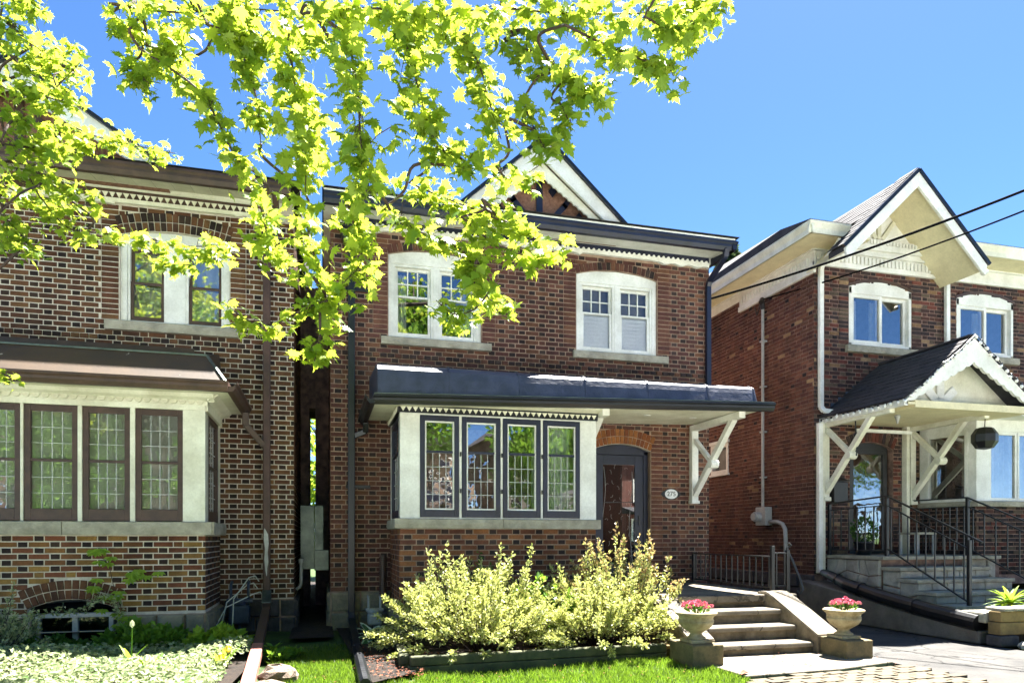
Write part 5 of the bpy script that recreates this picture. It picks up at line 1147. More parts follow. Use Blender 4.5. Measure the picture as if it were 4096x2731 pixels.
mb = MB(); mb.prism([(8.62,6.82,.02),(8.84,6.75,.12),(8.88,6.80,.17),(8.66,6.87,.07)], [(8.65,6.92,.02),(8.87,6.85,.12),(8.91,6.90,.17),(8.69,6.97,.07)]); solo('loose_brick', mb, 'terracotta', 'loose reddish brick leaning against the rubble by the driveway', 'brick', (8.75,6.85,.05))
# little things on the right porch
hb = thing('hanging_basket', 'black hanging basket on a chain below the white porch ceiling', 'basket', (10.80, 9.4, 2.9))
mb = MB(); mb.lathe([(.03,-.19),(.13,-.17),(.20,-.06),(.20,.06),(.13,.17),(.03,.19)], (10.80,9.4,3.09), 8); part('basket_body', mb, 'plastic_black', hb, bev=.01)
mb = MB(); mb.tube([(10.80,9.4,3.28),(10.81,9.4,3.4),(10.80,9.4,3.5)], .008, 6); part('chain', mb, 'twig', hb)
mb = MB(); mb.lathe([(.03,0),(.05,-.03),(.03,-.08),(.015,-.14),(.0,-.16)], (9.3,9.7,3.47), 10); solo('porch_lamp', mb, 'grey_plastic', 'small pale ceiling lamp under the gabled porch roof', 'lamp', (9.3,9.7,3.4))
sl_ = thing('string_lights', 'string of small white bulbs along the gabled porch roof edge', 'lights', (9.2, 9.0, 3.6))
path = [Vector((px-ph-.05,10.7,pb-.02)), Vector((px-ph-.05,py-.06,pb-.02)), Vector((px,py-.07,pz+.03)), Vector((px+ph,py-.07,pb))]
pts = []
for a, b, n in zip(path, path[1:], (14,13,13)):
    for i in range(n): pts.append(a.lerp(b, i/n)+Vector((random.uniform(-.01,.01),random.uniform(-.01,.01),random.uniform(-.02,.015))))
mb = MB(); mb.tube(pts, .008, 5); part('wire', mb, 'plastic_black', sl_)
bmb = MB(); bmb.lathe([(.008,.03),(.014,.025),(.016,.01),(.024,-.005),(.026,-.025),(.014,-.045),(.0,-.05)], (0,0,0), 8); bme = bmb.mesh('bulb', 'bulb', smooth=True); smb = MB(); smb.lathe([(.014,.035),(.019,.03),(.019,.0),(.014,-.002)], (0,0,0), 8); sme = smb.mesh('socket', 'plastic_black')
for i, p in enumerate(pts):
    b = link('bulb', bme, sl_, p-sl_.location+Vector((random.uniform(-.01,.01),0,-.03))); s_ = link('socket', sme, sl_, p-sl_.location+Vector((0,0,-.025))); b.rotation_euler = s_.rotation_euler = (random.uniform(-.6,.6), random.uniform(-.6,.6), 0)
mb = MB(); mb.tube([(8.72,10.0,3.45),(8.73,10.0,3.2),(8.70,10.0,3.1),(8.75,10.0,2.95),(8.74,10.0,2.8)], .012, 6); mb.lathe([(.0,0),(.03,.03),(.035,.06),(.0,.1)], (8.72,10.0,3.1), 8); solo('wind_chime', mb, 'plastic_black', 'small dark wind chime hanging at the porch roof corner', 'chime', (8.72,10.0,2.8))
mbx = thing('mailbox', 'dark wall mailbox beside the wooden storm door', 'mailbox', (9.02, D, 2.2))
mb = MB(); F.box(mb, 8.86, 9.16, 2.05, 2.42, .005, .12); part('mailbox_body', mb, 'black_metal', mbx, bev=.01); mb = MB(); F.prof(mb, [(.0,2.425),(.13,2.43),(.13,2.44),(.0,2.5)], 8.85, 9.17); part('mailbox_lid', mb, 'black_metal', mbx)
tb = thing('porch_table', 'small pale side table on the stone porch', 'table', (10.2, 10.2, 1.11))
mb = MB(); mb.box(9.98,10.42,10.0,10.4,1.47,1.51); part('tabletop', mb, 'pebble' if 'pebble' in M else 'stone', tb, bev=.006)
for x, y in ((10.01,10.03),(10.39,10.03),(10.01,10.37),(10.39,10.37)): mb = MB(); mb.box(x-.02,x+.02,y-.02,y+.02,1.11,1.47); part('leg', mb, 'grey_plastic', tb)
pt = thing('potted_shrub', 'round dark clipped shrub in a pot behind the porch railing', 'plant', (9.15, 10.3, 1.11))
mb = MB(); mb.lathe([(.11,0),(.12,.02),(.15,.2),(.165,.21),(.165,.24),(.13,.24),(.0,.2)], (9.15,10.3,1.11), 16); part('pot', mb, 'plastic_black', pt, smooth=True)
mb = MB()
for i in range(500):
    d = Vector((random.gauss(0,1),random.gauss(0,1),random.gauss(0,1))).normalized(); p = Vector((9.15,10.3,1.55))+d*.24*random.uniform(.7,1); leaf_quad(mb, p, d+Vector((0,0,.4)), .06, .03)
part('foliage', mb, 'dark_leaf', pt, kind='stuff'); mb = MB(); mb.tube([(9.15,10.3,1.3),(9.15,10.3,1.5)], .015, 6); part('stem', mb, 'twig', pt)
# ================================================================ the maple over the front gardens
random.seed(31)
FRONDS = [
    ([(-3.05,7.98,6.51),(-2.77,7.81,6.23),(-2.48,7.86,6.06)], 0.23, 0),
    ([(-3.15,8.24,6.32),(-2.8,8.12,6.22),(-2.74,8.53,6.64)], 0.19, 0),
    ([(-3.0,7.83,5.74),(-2.86,8.19,5.94),(-2.47,7.81,5.69),(-2.45,7.99,5.94)], 0.18, 0),
    ([(-3.2,8.36,5.77),(-2.84,8.01,5.54),(-2.64,8.21,5.59),(-2.37,8.26,5.52)], 0.17, 0),
    ([(-2.68,8.33,6.2),(-2.51,8.25,6.54)], 0.07, 0),
    ([(-2.48,7.72,5.76),(-2.23,7.56,5.94)], 0.06, 0),
    ([(-2.97,7.77,5.17),(-2.81,8.16,5.36),(-2.45,7.86,5.23)], 0.16, 0),
    ([(-2.79,8.68,5.97),(-2.4,8.49,5.74),(-2.06,8.5,5.7),(-1.5,8.08,5.45)], 0.09, 0),
    ([(-3.33,8.7,5.2),(-3.16,8.91,5.18),(-2.78,8.78,5.07),(-2.33,8.25,4.89)], 0.16, 0),
    ([(-2.93,7.65,4.46),(-2.88,8.02,4.41),(-2.73,7.71,4.15)], 0.12, 0),
    ([(-2.81,8.27,4.92),(-2.59,8.32,4.66),(-2.22,8.15,4.52)], 0.11, 0),
    ([(-3.12,8.16,5.14),(-2.7,8.04,5.05),(-2.42,8.13,4.96)], 0.15, 0),
    ([(-2.46,8.57,4.73),(-2.04,8.42,4.65),(-1.65,8.38,4.6),(-1.25,8.11,4.51),(-0.91,7.75,4.43)], 0.1, 0),
    ([(-1.88,8.65,4.54),(-1.59,8.54,4.43),(-1.24,8.27,4.42),(-0.97,8.28,4.59)], 0.1, 0),
    ([(-3.87,8.19,3.26),(-3.30,8.04,3.11),(-2.98,7.95,3.00)], 0.05, 0),
    ([(-2.85,7.73,6.54),(-2.76,8.12,6.75)], 0.12, 0),
    ([(-3.35,8.76,4.57),(-3.32,9.12,4.92)], 0.11, 0),
    ([(-1.54,5.86,5.39),(-1.08,5.81,5.38),(-0.63,5.94,5.59),(-0.13,5.86,5.59)], 0.12, 1),
    ([(-0.12,5.23,5.14),(0.31,4.82,4.96),(0.79,5.04,5.18),(1.19,4.72,5.06)], 0.11, 1),
    ([(1.54,6.09,6.13),(2.02,5.72,5.91),(2.67,5.8,6.09),(3.06,5.34,5.87),(3.24,5.17,5.84)], 0.13, 1),
    ([(-1.5,6.04,5.36),(-1.29,6.07,5.25),(-1.04,6.12,5.39)], 0.13, 1),
    ([(-1.48,6.12,5.11),(-1.3,6.01,4.93)], 0.1, 1),
    ([(-1.21,6.47,5.39),(-1.12,6.78,5.41),(-1.0,6.72,5.2)], 0.11, 1),
    ([(-1.35,5.93,5.14),(-0.94,5.85,4.86),(-0.78,5.87,4.63),(-0.65,5.81,4.35),(-0.45,5.74,4.1)], 0.07, 1),
    ([(-0.64,6.31,5.71),(-0.61,6.08,5.3),(-0.51,6.01,4.93),(-0.49,6.16,4.66)], 0.17, 1),
    ([(-0.24,5.36,5.05),(-0.2,5.7,4.89),(-0.12,5.44,4.32),(-0.12,5.45,3.94)], 0.22, 1),
    ([(0.17,5.0,4.88),(0.24,5.07,4.58),(0.25,4.77,4.02),(0.33,5.06,3.82)], 0.21, 1),
    ([(0.62,5.53,5.33),(0.76,5.79,5.11),(0.85,5.68,4.7),(1.01,5.75,4.48)], 0.23, 1),
    ([(1.04,5.38,5.3),(1.18,5.36,5.08),(1.19,4.98,4.52),(1.26,4.98,4.31)], 0.16, 1),
    ([(1.58,5.8,5.62),(1.76,5.38,5.23),(2.03,5.42,5.09),(2.23,5.43,5.06)], 0.17, 1),
    ([(1.75,4.96,5.22),(2.06,4.85,5.04),(2.32,4.81,4.96),(2.56,4.87,5.0)], 0.13, 1),
    ([(2.31,4.79,5.27),(2.66,4.9,5.28),(2.56,4.54,5.11)], 0.12, 1),
    ([(1.58,5.54,4.98),(1.62,5.31,4.61),(1.68,5.25,4.45)], 0.1, 1),
    ([(1.91,5.51,4.98),(1.97,5.46,4.79)], 0.08, 1),
    ([(-0.49,6.23,4.15),(-0.43,6.33,3.91),(-0.32,6.31,3.76)], 0.14, 1),
    ([(-0.14,6.34,4.17),(-0.07,5.96,3.73),(0.0,6.03,3.51),(0.07,6.18,3.31)], 0.15, 1),
    ([(0.04,5.97,3.35),(-0.17,5.98,3.25),(-0.42,6.26,3.2),(-0.62,6.13,3.2),(-0.8,6.5,3.43)], 0.06, 1),
    ([(-0.02,5.82,3.0),(-0.04,6.1,2.99),(-0.06,6.02,2.86)], 0.08, 1),
    ([(0.2,5.8,4.08),(0.27,5.87,3.87),(0.32,6.12,3.75),(0.17,5.89,3.48)], 0.13, 1),
    ([(0.49,5.93,4.14),(0.77,5.85,3.95),(1.09,6.03,3.95),(1.16,5.61,3.65),(1.18,5.53,3.44)], 0.13, 1),
    ([(1.35,6.33,3.74),(1.44,6.02,3.49),(1.61,6.24,3.58)], 0.08, 1),
    ([(1.37,5.72,3.49),(1.24,5.8,3.33),(1.05,5.76,3.26),(0.9,5.73,3.35)], 0.06, 1),
    ([(1.09,5.61,4.0),(1.34,5.46,3.75),(1.72,5.63,3.75),(1.92,5.42,3.76)], 0.08, 1),
    ([(1.33,5.57,4.01),(1.69,5.92,4.12),(1.81,5.78,3.93)], 0.08, 1),
    ([(0.75,6.32,4.58),(1.02,6.25,4.46),(1.28,6.01,4.27),(1.43,5.68,4.07)], 0.12, 1),
    ([(1.36,5.54,4.42),(1.45,5.58,4.35),(1.63,5.72,4.4),(1.76,5.62,4.46)], 0.05, 1),
    ([(1.08,5.57,4.39),(1.18,5.37,4.41)], 0.09, 1),
    ([(-0.81,5.62,5.2),(-0.4,5.83,5.28),(0.06,5.51,5.18)], 0.15, 1),
    ([(0.56,5.9,5.65),(0.9,5.73,5.49),(1.63,5.71,5.68)], 0.16, 1),
]
mp = thing('maple_tree', 'tall maple with backlit yellow-green leaves hanging over the house fronts', 'tree', (-3.2, 3.3, 0))
def smooth_path(pts, n):
    pts = [Vector(p) for p in pts]; out = []
    if len(pts) == 2: return [pts[0].lerp(pts[1], i/n) for i in range(n+1)]
    q = [pts[0]*2-pts[1]]+pts+[pts[-1]*2-pts[-2]]
    for k in range(1, len(q)-2):
        for i in range(n):
            t = i/n; a, b, c, d = q[k-1], q[k], q[k+1], q[k+2]
            out.append(.5*((2*b)+(c-a)*t+(2*a-5*b+4*c-d)*t*t+(3*b-a-3*c+d)*t**3))
    return out+[pts[-1]]
mb = MB(); mb.tube(smooth_path([(-3.2,3.3,-.05),(-3.22,3.3,.4),(-3.15,3.35,1.8),(-3.1,3.4,3.4)], 5), [.30]+[.24-.005*i for i in range(15)], 16); part('trunk', mb, 'bark', mp, smooth=True)
LIMBS = [([(-3.1,3.4,3.2),(-2.2,3.9,4.7),(-.6,4.4,5.6),(1.0,4.7,5.75),(2.6,5.0,5.95),(3.7,5.2,6.5)], .13, .03),
         ([(-3.1,3.4,3.2),(-2.0,4.3,5.2),(-.3,5.2,6.3),(1.4,5.8,6.6),(3.0,6.2,6.7)], .11, .03),
         ([(-3.1,3.4,3.2),(-3.3,4.6,4.8),(-3.5,6.2,5.7),(-3.4,7.6,6.4)], .11, .03), ([(-3.1,3.4,3.2),(-3.7,4.4,4.2),(-4.0,6.0,4.6),(-4.1,7.2,4.9)], .09, .03),
         ([(-3.1,3.4,3.2),(-3.6,2.6,4.6),(-4.4,1.8,6.4)], .12, .04), ([(-3.1,3.4,3.2),(-2.5,2.6,4.9),(-1.9,2.0,6.8)], .12, .04)]
nodes = []
for pts, a, b in LIMBS:
    pth = smooth_path(pts, 8); mb = MB(); mb.tube(pth, [a+(b-a)*i/(len(pth)-1) for i in range(len(pth))], 10); part('limb', mb, 'bark', mp, smooth=True); nodes += pth[4:]
def maple_outline():
    half = [(0,-.02),(.10,.0),(.30,-.12),(.24,.06),(.46,.10),(.36,.20),(.52,.36),(.30,.34),(.34,.52),(.18,.46),(.14,.66),(.07,.66),(0,.95)]
    return half+[(-x, y) for x, y in half[-2:0:-1]]
def maple_leaf(s, curl):
    o = maple_outline(); mb = MB(); c = (0, .3, 0)
    f = lambda x, y: (x*s, y*s, s*(-curl*(x*x*1.6+(y-.3)**2*.9)+.10*abs(x)))
    vs = [f(0,.3)]+[f(x,y) for x, y in o]; n = len(o)
    mb.add(vs, [(0,1+i,1+(i+1)%n) for i in range(n)])
    mb.add([(-.008*s,0,0),(.008*s,0,0),(.006*s,-.35*s,.06*s),(-.006*s,-.35*s,.06*s)], [(0,1,2,3)])
    return mb
PROTO = [maple_leaf(1.0, c) for c in (.25,.5,.75,.1)]
leaves = []; twigs = MB()
def leaf_at(p, size):
    # blade roughly level, tip hanging outwards and down
    a = random.uniform(0, 6.283); tip = Vector((math.cos(a), math.sin(a), random.uniform(-1.3,.15))).normalized()
    up = Vector((random.gauss(0,.55), random.gauss(0,.55)-.15, 1)); x = tip.cross(up).normalized(); z = x.cross(tip).normalized()
    leaves.append((Matrix((x, tip, z)).transposed(), Vector(p), size, random.randrange(4)))
for pts, rad, grp in sorted(FRONDS, key=lambda f: -f[0][0][2]):
    pth = smooth_path(pts, 7); ln = sum((a-b).length for a, b in zip(pth, pth[1:]))
    near = min(nodes, key=lambda q: (q-pth[0]).length+(1.5 if q.z < pth[0].z else 0))
    j = [near, near.lerp(pth[0], .4)+Vector((random.uniform(-.15,.15),random.uniform(-.15,.15),.12)), near.lerp(pth[0], .75)+Vector((random.uniform(-.12,.12),random.uniform(-.1,.1),.06)), pth[0]]
    jp = smooth_path(j, 5); full = jp+pth[1:]
    twigs.tube(full, [.015-.011*i/(len(full)-1) for i in range(len(full))], 5); nodes += pth[2:]
    size = .120 if grp else .105
    n = int((ln+.25)*2*rad/(size*size)*(5.9 if grp else 4.0)*(.95 if rad > .15 else 1.2))
    k = 0
    while k < n:
        t = random.uniform(0, len(pth)-1.001); i = int(t); c = pth[i].lerp(pth[i+1], t-i)
        d = Vector((random.gauss(0,1), random.gauss(0,1), random.gauss(0,1))).normalized()*rad*abs(random.gauss(0,.62)); d.y *= 1.6; e = c+d
        if random.random() < .35: twigs.tube([c, c.lerp(e, .5)+Vector((0,0,.03)), e], .003, 4)
        for _ in range(random.choice((2,3,3,4))):
            leaf_at(e+Vector((random.gauss(0,.05), random.gauss(0,.05), random.gauss(0,.04)-.02)), size*random.uniform(.5,1.25)); k += 1
for pts, a, b in LIMBS:                       # foliage above the frame on the limbs themselves
    pth = smooth_path(pts, 8)
    for k in range(240):
        c = random.choice(pth[12:]); d = Vector((random.gauss(0,.5), random.gauss(0,.5), abs(random.gauss(0,.5))+.75)); p = c+d
        if not seen(p): leaf_at(p, .12*random.uniform(.8,1.2))
part('twigs', twigs, 'twig', mp, kind='stuff')
vis = [i for i, l in enumerate(leaves) if seen(l[1])]
vis.sort(key=lambda i: (leaves[i][1]-cam.location).length/leaves[i][2]); top = set(vis[:300])
lm = [p.mesh('leaf', 'maple_leaf', smooth=True) for p in PROTO]
arr = [np.array(p.v) for p in PROTO]; rest = MB()
for i, (m3, p, s, v) in enumerate(leaves):
    if i in top:
        o = link('leaf', lm[v], mp); o.matrix_local = Matrix.Translation(p-mp.location) @ m3.to_4x4() @ Matrix.Scale(s, 4)
    else:
        q = arr[v]*s @ np.array(m3).T+np.array(p); rest.add(q.tolist(), PROTO[v].f)
part('foliage', rest, 'maple_leaf', mp, smooth=True, kind='stuff')

# ================================================================ shrubs and beds
def shrub(name, label, base, rx, ry, h, nst, leafs, m, ls=.036, group=None, m_tip=None, spike=.25, cat='shrub', lift=.1, tips=None):
    t = thing(name, label, cat, base, group); B = Vector(base); st = MB(); fo = MB(); ft = MB()
    for i in range(nst):
        a = random.uniform(0, 6.283); r = math.sqrt(random.random()); hh = h*(1-.5*r*r)*random.uniform(.45,1.0)+(spike*random.uniform(.4,1.2) if random.random() < .12 else 0); r *= random.uniform(.85,1.12)
        if spike and random.random() < .22: r = random.uniform(.95,1.14); hh = random.uniform(-.02,.28)
        tip = B+Vector((rx*r*math.cos(a), ry*r*math.sin(a), max(-.02 if spike else .12, hh))); b0 = B+Vector((rx*.25*r*math.cos(a), ry*.25*r*math.sin(a), 0))
        mid = b0.lerp(tip, .5)+Vector((rx*.16*r*math.cos(a), ry*.16*r*math.sin(a), h*.06)); pth = smooth_path([b0, mid, tip], 4); st.tube(pth, .007, 4, .002)
        for k in range(leafs):
            s = random.random()**.6; q = pth[min(len(pth)-2, int(s*(len(pth)-1)))].lerp(pth[min(len(pth)-1, int(s*(len(pth)-1))+1)], random.random())
            if q.z < B.z+lift and s < .6: continue
            d = (tip-mid).normalized()*.7+Vector((random.gauss(0,.7), random.gauss(0,.7), random.gauss(.1,.6))); l = ls*random.uniform(.7,1.3)
            tgt = ft if m_tip and s > .82 and random.random() < .8 else fo
            leaf_quad(tgt, q+d.normalized()*random.uniform(.01,.055), d, l, l*.52)
    part('stems', st, 'twig', t); part('foliage', fo, m, t, kind='stuff')
    if m_tip: part('young_shoots', ft, m_tip, t, kind='stuff')
    return t
shrub('golden_shrub', 'rounded golden variegated shrub in the timber bed below the navy bay windows', (1.75,8.0,.14), 1.12, .9, 1.08, 300, 85, 'golden_leaf', .046)
shrub('golden_shrub', 'wide golden variegated shrub spilling over the timber bed beside the steps', (3.2,7.95,.14), 1.05, .9, .86, 280, 85, 'golden_leaf', .046)
shrub('pink_tipped_shrub', 'tall shrub with pinkish young shoots in front of the navy door', (3.62,8.15,.1), .85, .42, 1.55, 130, 60, 'golden_leaf', .05, m_tip='pink_leaf', spike=.0, lift=.5)
shrub('evergreen_shrub', 'dark green broad-leaved shrub between the two golden shrubs', (2.55,8.1,.1), .5, .45, .92, 60, 32, 'mid_leaf', .11, spike=0)
shrub('evergreen_shrub', 'feathery dark green plant against the orange bay brickwork', (1.95,9.0,.1), .40, .25, 1.18, 40, 40, 'dark_leaf', .06, spike=0, lift=.5)
shrub('variegated_euonymus', 'grey-green variegated shrub climbing beside the basement window', (-3.62,9.02,.05), .72, .4, .70, 110, 60, 'pale_leaf', .04)
shrub('low_shrub', 'dark low leafy plants under the basement window', (-2.85,9.05,.05), .62, .2, .26, 60, 30, 'dark_leaf', .08, spike=0, lift=.02)
shrub('peony_clump', 'dark green glossy peony clump against the foundation stones', (-1.95,8.95,.05), .55, .3, .42, 70, 34, 'mid_leaf', .12, spike=0, lift=.05)
shrub('leafy_clump', 'yellow-green broad leafy clump beside the faded downspout leader', (-1.15,8.75,.05), .38, .3, .36, 45, 22, 'bright_leaf', .14, spike=0, lift=.05)
shrub('weed_clump', 'small green weed clump beside the rock at the lawn edge', (-.42,8.25,.0), .22, .2, .16, 26, 18, 'mid_leaf', .08, spike=0, lift=.02)
def arching(name, label, pts, m, n, ls, spread, cat='vine', group=None, edge=False):
    t = thing(name, label, cat, pts[0]); pth = smooth_path(pts, 10); st = MB(); st.tube(pth, .008, 5, .003); part('stem', st, 'twig', t); fo = MB()
    for i in range(n):
        q = random.choice(pth)+Vector((random.gauss(0,spread), random.gauss(-.02,spread*.5), random.gauss(0,spread))); leaf_quad(fo, q, (random.gauss(0,1), random.gauss(-.3,.5), random.gauss(-.1,.7)), ls*random.uniform(.7,1.3), ls*.6)
    part('foliage', fo, m, t, kind='stuff'); return t
arching('euonymus_spray', 'variegated spray arching across the top of the basement window', [(-3.4,9.25,.45),(-3.05,9.3,.54),(-2.75,9.32,.56),(-2.55,9.35,.68),(-2.4,9.38,.66),(-2.33,9.38,.45),(-2.32,9.38,.36)], 'pale_leaf', 300, .05, .035, 'spray')
def creeper(label, stem, clumps):
    t = thing('creeper_vine', label, 'vine', stem[0]); st = MB(); st.tube(smooth_path(stem, 8), .006, 5, .003); part('stem', st, 'twig', t)
    for c, n, r in clumps:
        for i in range(n):
            p = Vector(c)+Vector((random.gauss(0,r), random.uniform(-.07,0), random.gauss(0,r*.6)))
            for k in range(5):
                a = (k-2)*.55+random.gauss(0,.1); mb = MB(); d = Vector((math.sin(a), -.35, -math.cos(a)*.55-.1)); leaf_quad(mb, p+d*.05, d, .095, .038, up=(0,-1,.4)); part('leaf', mb, 'bright_leaf', t)
creeper('bright green creeper climbing the ochre bay bricks above the basement arch', [(-2.32,9.42,.1),(-2.33,9.43,.5),(-2.42,9.44,.8),(-2.5,9.45,1.2)], [((-2.55,9.42,1.27),5,.06),((-2.48,9.42,1.12),3,.05),((-2.14,9.42,.98),5,.07),((-2.2,9.42,.92),3,.05),((-2.6,9.42,.84),4,.07),((-2.42,9.42,.72),4,.05),((-2.33,9.42,.52),5,.06),((-2.3,9.42,.38),3,.05)])
def hosta(label, c, n, L, w, m, group='hostas', edge=True, rise=.9):
    t = thing('hosta_plant', label, 'hosta', c, group)
    for i in range(n):
        a = i*2.4+random.uniform(-.3,.3); k = i/n; l = L*random.uniform(.75,1.1); up0 = 1.25-rise*k; d = Vector((math.cos(a), math.sin(a), 0)); s = Vector((-d.y, d.x, 0)); mb = MB(); seg = 7; rows = []; col = []
        for j in range(seg+1):
            u = j/seg; ang = up0-1.5*u*u*(.5+k*.5); p = Vector(c)+d*(l*u*(.35+.55*u*(.4+k)))+Vector((0,0,l*(math.sin(max(.15,up0))*u-.55*u*u*(.4+k))+.02)); wd = w*(.12 if j == 0 else math.sin(math.pi*min(.97,(.12+.88*u)))**.8)*(1 if u < .9 else .5)
            rows.append([p-s*wd*.5+Vector((0,0,.15*wd)), p-s*wd*.33+Vector((0,0,.06*wd)), p, p+s*wd*.33+Vector((0,0,.06*wd)), p+s*wd*.5+Vector((0,0,.15*wd))])
        b = 0; vs = [v for r_ in rows for v in r_]; fs = [(j*5+q, j*5+q+1, (j+1)*5+q+1, (j+1)*5+q) for j in range(seg) for q in range(4)]
        mb.add(vs, fs); mb.c = [((1,1,1) if (f % 4 in (0,3) or f//4 == seg-1) else (0,0,0)) if edge else None for f in range(len(fs))]
        part('leaf', mb, m, t, smooth=True)
hosta('white-edged hosta below the small gas meter beside the timber bed', (.62,9.1,.06), 26, .36, .13, 'hosta_leaf')
hosta('bright yellow-green clump of strappy leaves on the timber planter', (9.05,7.5,.46), 46, .42, .045, 'bright_leaf', edge=False)
hosta('small green clump at the lawn edge by the faded leader', (-.55,8.6,.06), 12, .2, .08, 'mid_leaf', edge=False)
def tulip(x, y, h, label, bud, m='white_petal'):
    t = thing('tulip', label, 'tulip', (x, y, .06), 'tulips in the front bed'); mb = MB(); mb.tube([(x,y,.06),(x+.01,y,.06+h*.5),(x+.015,y,.06+h)], .006, 6); part('stem', mb, 'mid_leaf', t)
    for k in range(6):
        a = k*math.pi/3; d = Vector((math.cos(a), math.sin(a), 0)); mb = MB(); c = Vector((x+.015,y,.06+h)); s = Vector((-d.y,d.x,0)); o = .012 if bud else .035
        mb.add([c, c+d*o+s*.02+Vector((0,0,.03)), c+d*o*.9+s*.018+Vector((0,0,.06)), c+d*o*.4+Vector((0,0,.085)), c+d*o*.9-s*.018+Vector((0,0,.06)), c+d*o-s*.02+Vector((0,0,.03))], [(0,1,2,3,4,5)]); part('petal', mb, m, t)
    for k in range(3):
        a = k*2.1+.4; d = Vector((math.cos(a), math.sin(a), 0)); s = Vector((-d.y,d.x,0)); mb = MB(); b0 = Vector((x,y,.06)); vs = []
        for j in range(6): u = j/5; p = b0+d*(.16*u*u)+Vector((0,0,.24*u)); wd = .05*math.sin(math.pi*(.15+.8*u)); vs += [p-s*wd*.5, p+s*wd*.5]
        mb.add(vs, [(2*j,2*j+1,2*j+3,2*j+2) for j in range(5)]); part('leaf', mb, 'bright_leaf', t, smooth=True)
tulip(-1.9, 8.0, .42, 'tall closed white tulip bud standing above the pale ground cover', True)
tulip(-1.62, 7.35, .16, 'open white tulip low in the pale ground cover', False)
tulip(-.98, 7.45, .12, 'small yellow tulip among leaves beside the faded leader', False, 'yellow_petal'); tulip(-.95, 7.75, .16, 'yellow tulip beside the yellow-green leafy clump', False, 'yellow_petal')
gc = MB()
for i in range(15000):
    x, y = random.uniform(-4.6,-.78), random.uniform(6.1,8.75); 
    if x > -.9 and y < 8: continue
    h = .08+.14*(.5+.5*math.sin(x*3.1+1)*math.cos(y*2.7))+random.uniform(0,.05); p = (x, y, .06+h*random.uniform(.35,1))
    leaf_quad(gc, p, (random.gauss(0,1), random.gauss(0,1), random.gauss(.15,.35)), .06*random.uniform(.7,1.3), .036)
struct('ground_cover', gc, 'pale_leaf', kind='stuff')
rock('garden_rock', (-.40,7.15,.08), .19, 'large pale rock at the lawn edge beside the faded leader', sq=(1.0,.8,.55)); rock('garden_rock', (-.50,6.75,.05), .16, 'flat pale rock in front of the larger rock by the leader', sq=(1.2,.8,.4)); rock('garden_rock', (-2.0,6.55,.05), .22, 'brownish flat rock edging the pale ground cover', 'rock', sq=(1.6,.7,.35))
# timber bed
tb_ = thing('timber_bed', 'low green-weathered timber bed edging around the golden shrubs', 'planter', (2.3, 7.2, 0))
for i in range(2):
    mb = MB(); z0 = .01+i*.10; mb.prism([(.84+.02*i,7.12,z0),(3.78,7.26,z0),(3.78,7.36,z0),(.84+.02*i,7.22,z0)], [(.84+.02*i,7.12,z0+.095),(3.78,7.26,z0+.095),(3.78,7.36,z0+.095),(.84+.02*i,7.22,z0+.095)]); part('timber', mb, 'timber', tb_, bev=.012)
    mb = MB(); mb.prism([(.76,7.22,z0),(.86,7.23,z0),(.99,9.4,z0),(.89,9.4,z0)], [(.76,7.22,z0+.097),(.86,7.23,z0+.097),(.99,9.4,z0+.097),(.89,9.4,z0+.097)]); part('timber', mb, 'timber', tb_, bev=.012)
mb = MB(); mb.box(3.55,3.98,7.38,7.55,.12,.17); part('timber_end', mb, 'timber_tan', tb_, bev=.01)
bs = MB(); bs.add([(.88,7.23,.12),(3.9,7.37,.12),(3.9,9.45,.16),(1.0,9.45,.16)], [(0,1,2,3)]); part('bed_soil', bs, 'soil', tb_)
# grass
gr = MB()
def blades(n, x0, x1, y0, y1, ok):
    for i in range(n):
        x, y = random.uniform(x0,x1), random.uniform(y0,y1)
        if not ok(x, y): continue
        z = .025*math.sin(x*2.1+y)*math.cos(y*1.7)+.05*max(0,(y-8.5)/2); h = random.uniform(.03,.085); a = random.uniform(0,6.28); wv = Vector((math.cos(a),math.sin(a),0))*.0035; l = Vector((random.gauss(0,.3),random.gauss(0,.3),1))*h; p = Vector((x,y,z-.005))
        gr.add([p-wv, p+wv, p+l*.6+wv*.7+Vector((0,0,-.0)), p+l+Vector((random.gauss(0,.01),random.gauss(0,.01),0)), p+l*.6-wv*.7], [(0,1,2,3,4)])
blades(26000, -.62, .5, 6.2, 9.3, lambda x, y: math.sin(x*5.3+y*2.1)*math.cos(y*4.7-x*3) > random.uniform(-1.6,.1) and not (x > .3 and y > 6.7) and not (x < -.55) and random.random() < (1 if y < 8.7 else (9.4-y)))
blades(30000, .4, 4.05, 5.7, 7.3, lambda x, y: math.sin(x*4.3+y*3.1)*math.cos(y*5.7-x*2) > random.uniform(-1.8,0) and y < 7.14+.05*(x-.84) and not (x > 3.75 and y > 6.65) and not (x < .9 and y > 6.8))
struct('grass', gr, 'grass_blade', kind='stuff')
lt = MB()
for i in range(900):
    x, y = (random.uniform(.45,.98), random.uniform(6.7,9.4)) if i % 3 else (random.uniform(.95,3.85), random.uniform(7.3,7.75))
    leaf_quad(lt, (x, y, (.09 if i % 3 else .135)+random.uniform(0,.015)), (random.gauss(0,1), random.gauss(0,1), random.gauss(0,.2)), random.uniform(.02,.05), random.uniform(.01,.025), up=(random.gauss(0,.3), random.gauss(0,.3), 1))
for i in range(220): leaf_quad(lt, (random.uniform(-.5,6.2), random.uniform(6.0,7.4) if i % 2 else random.uniform(6.3,9), .05+random.uniform(0,.02)), (random.gauss(0,1), random.gauss(0,1), 0), random.uniform(.015,.035), .014, up=(0,0,1))
struct('leaf_litter', lt, 'dry_leaf', kind='stuff')
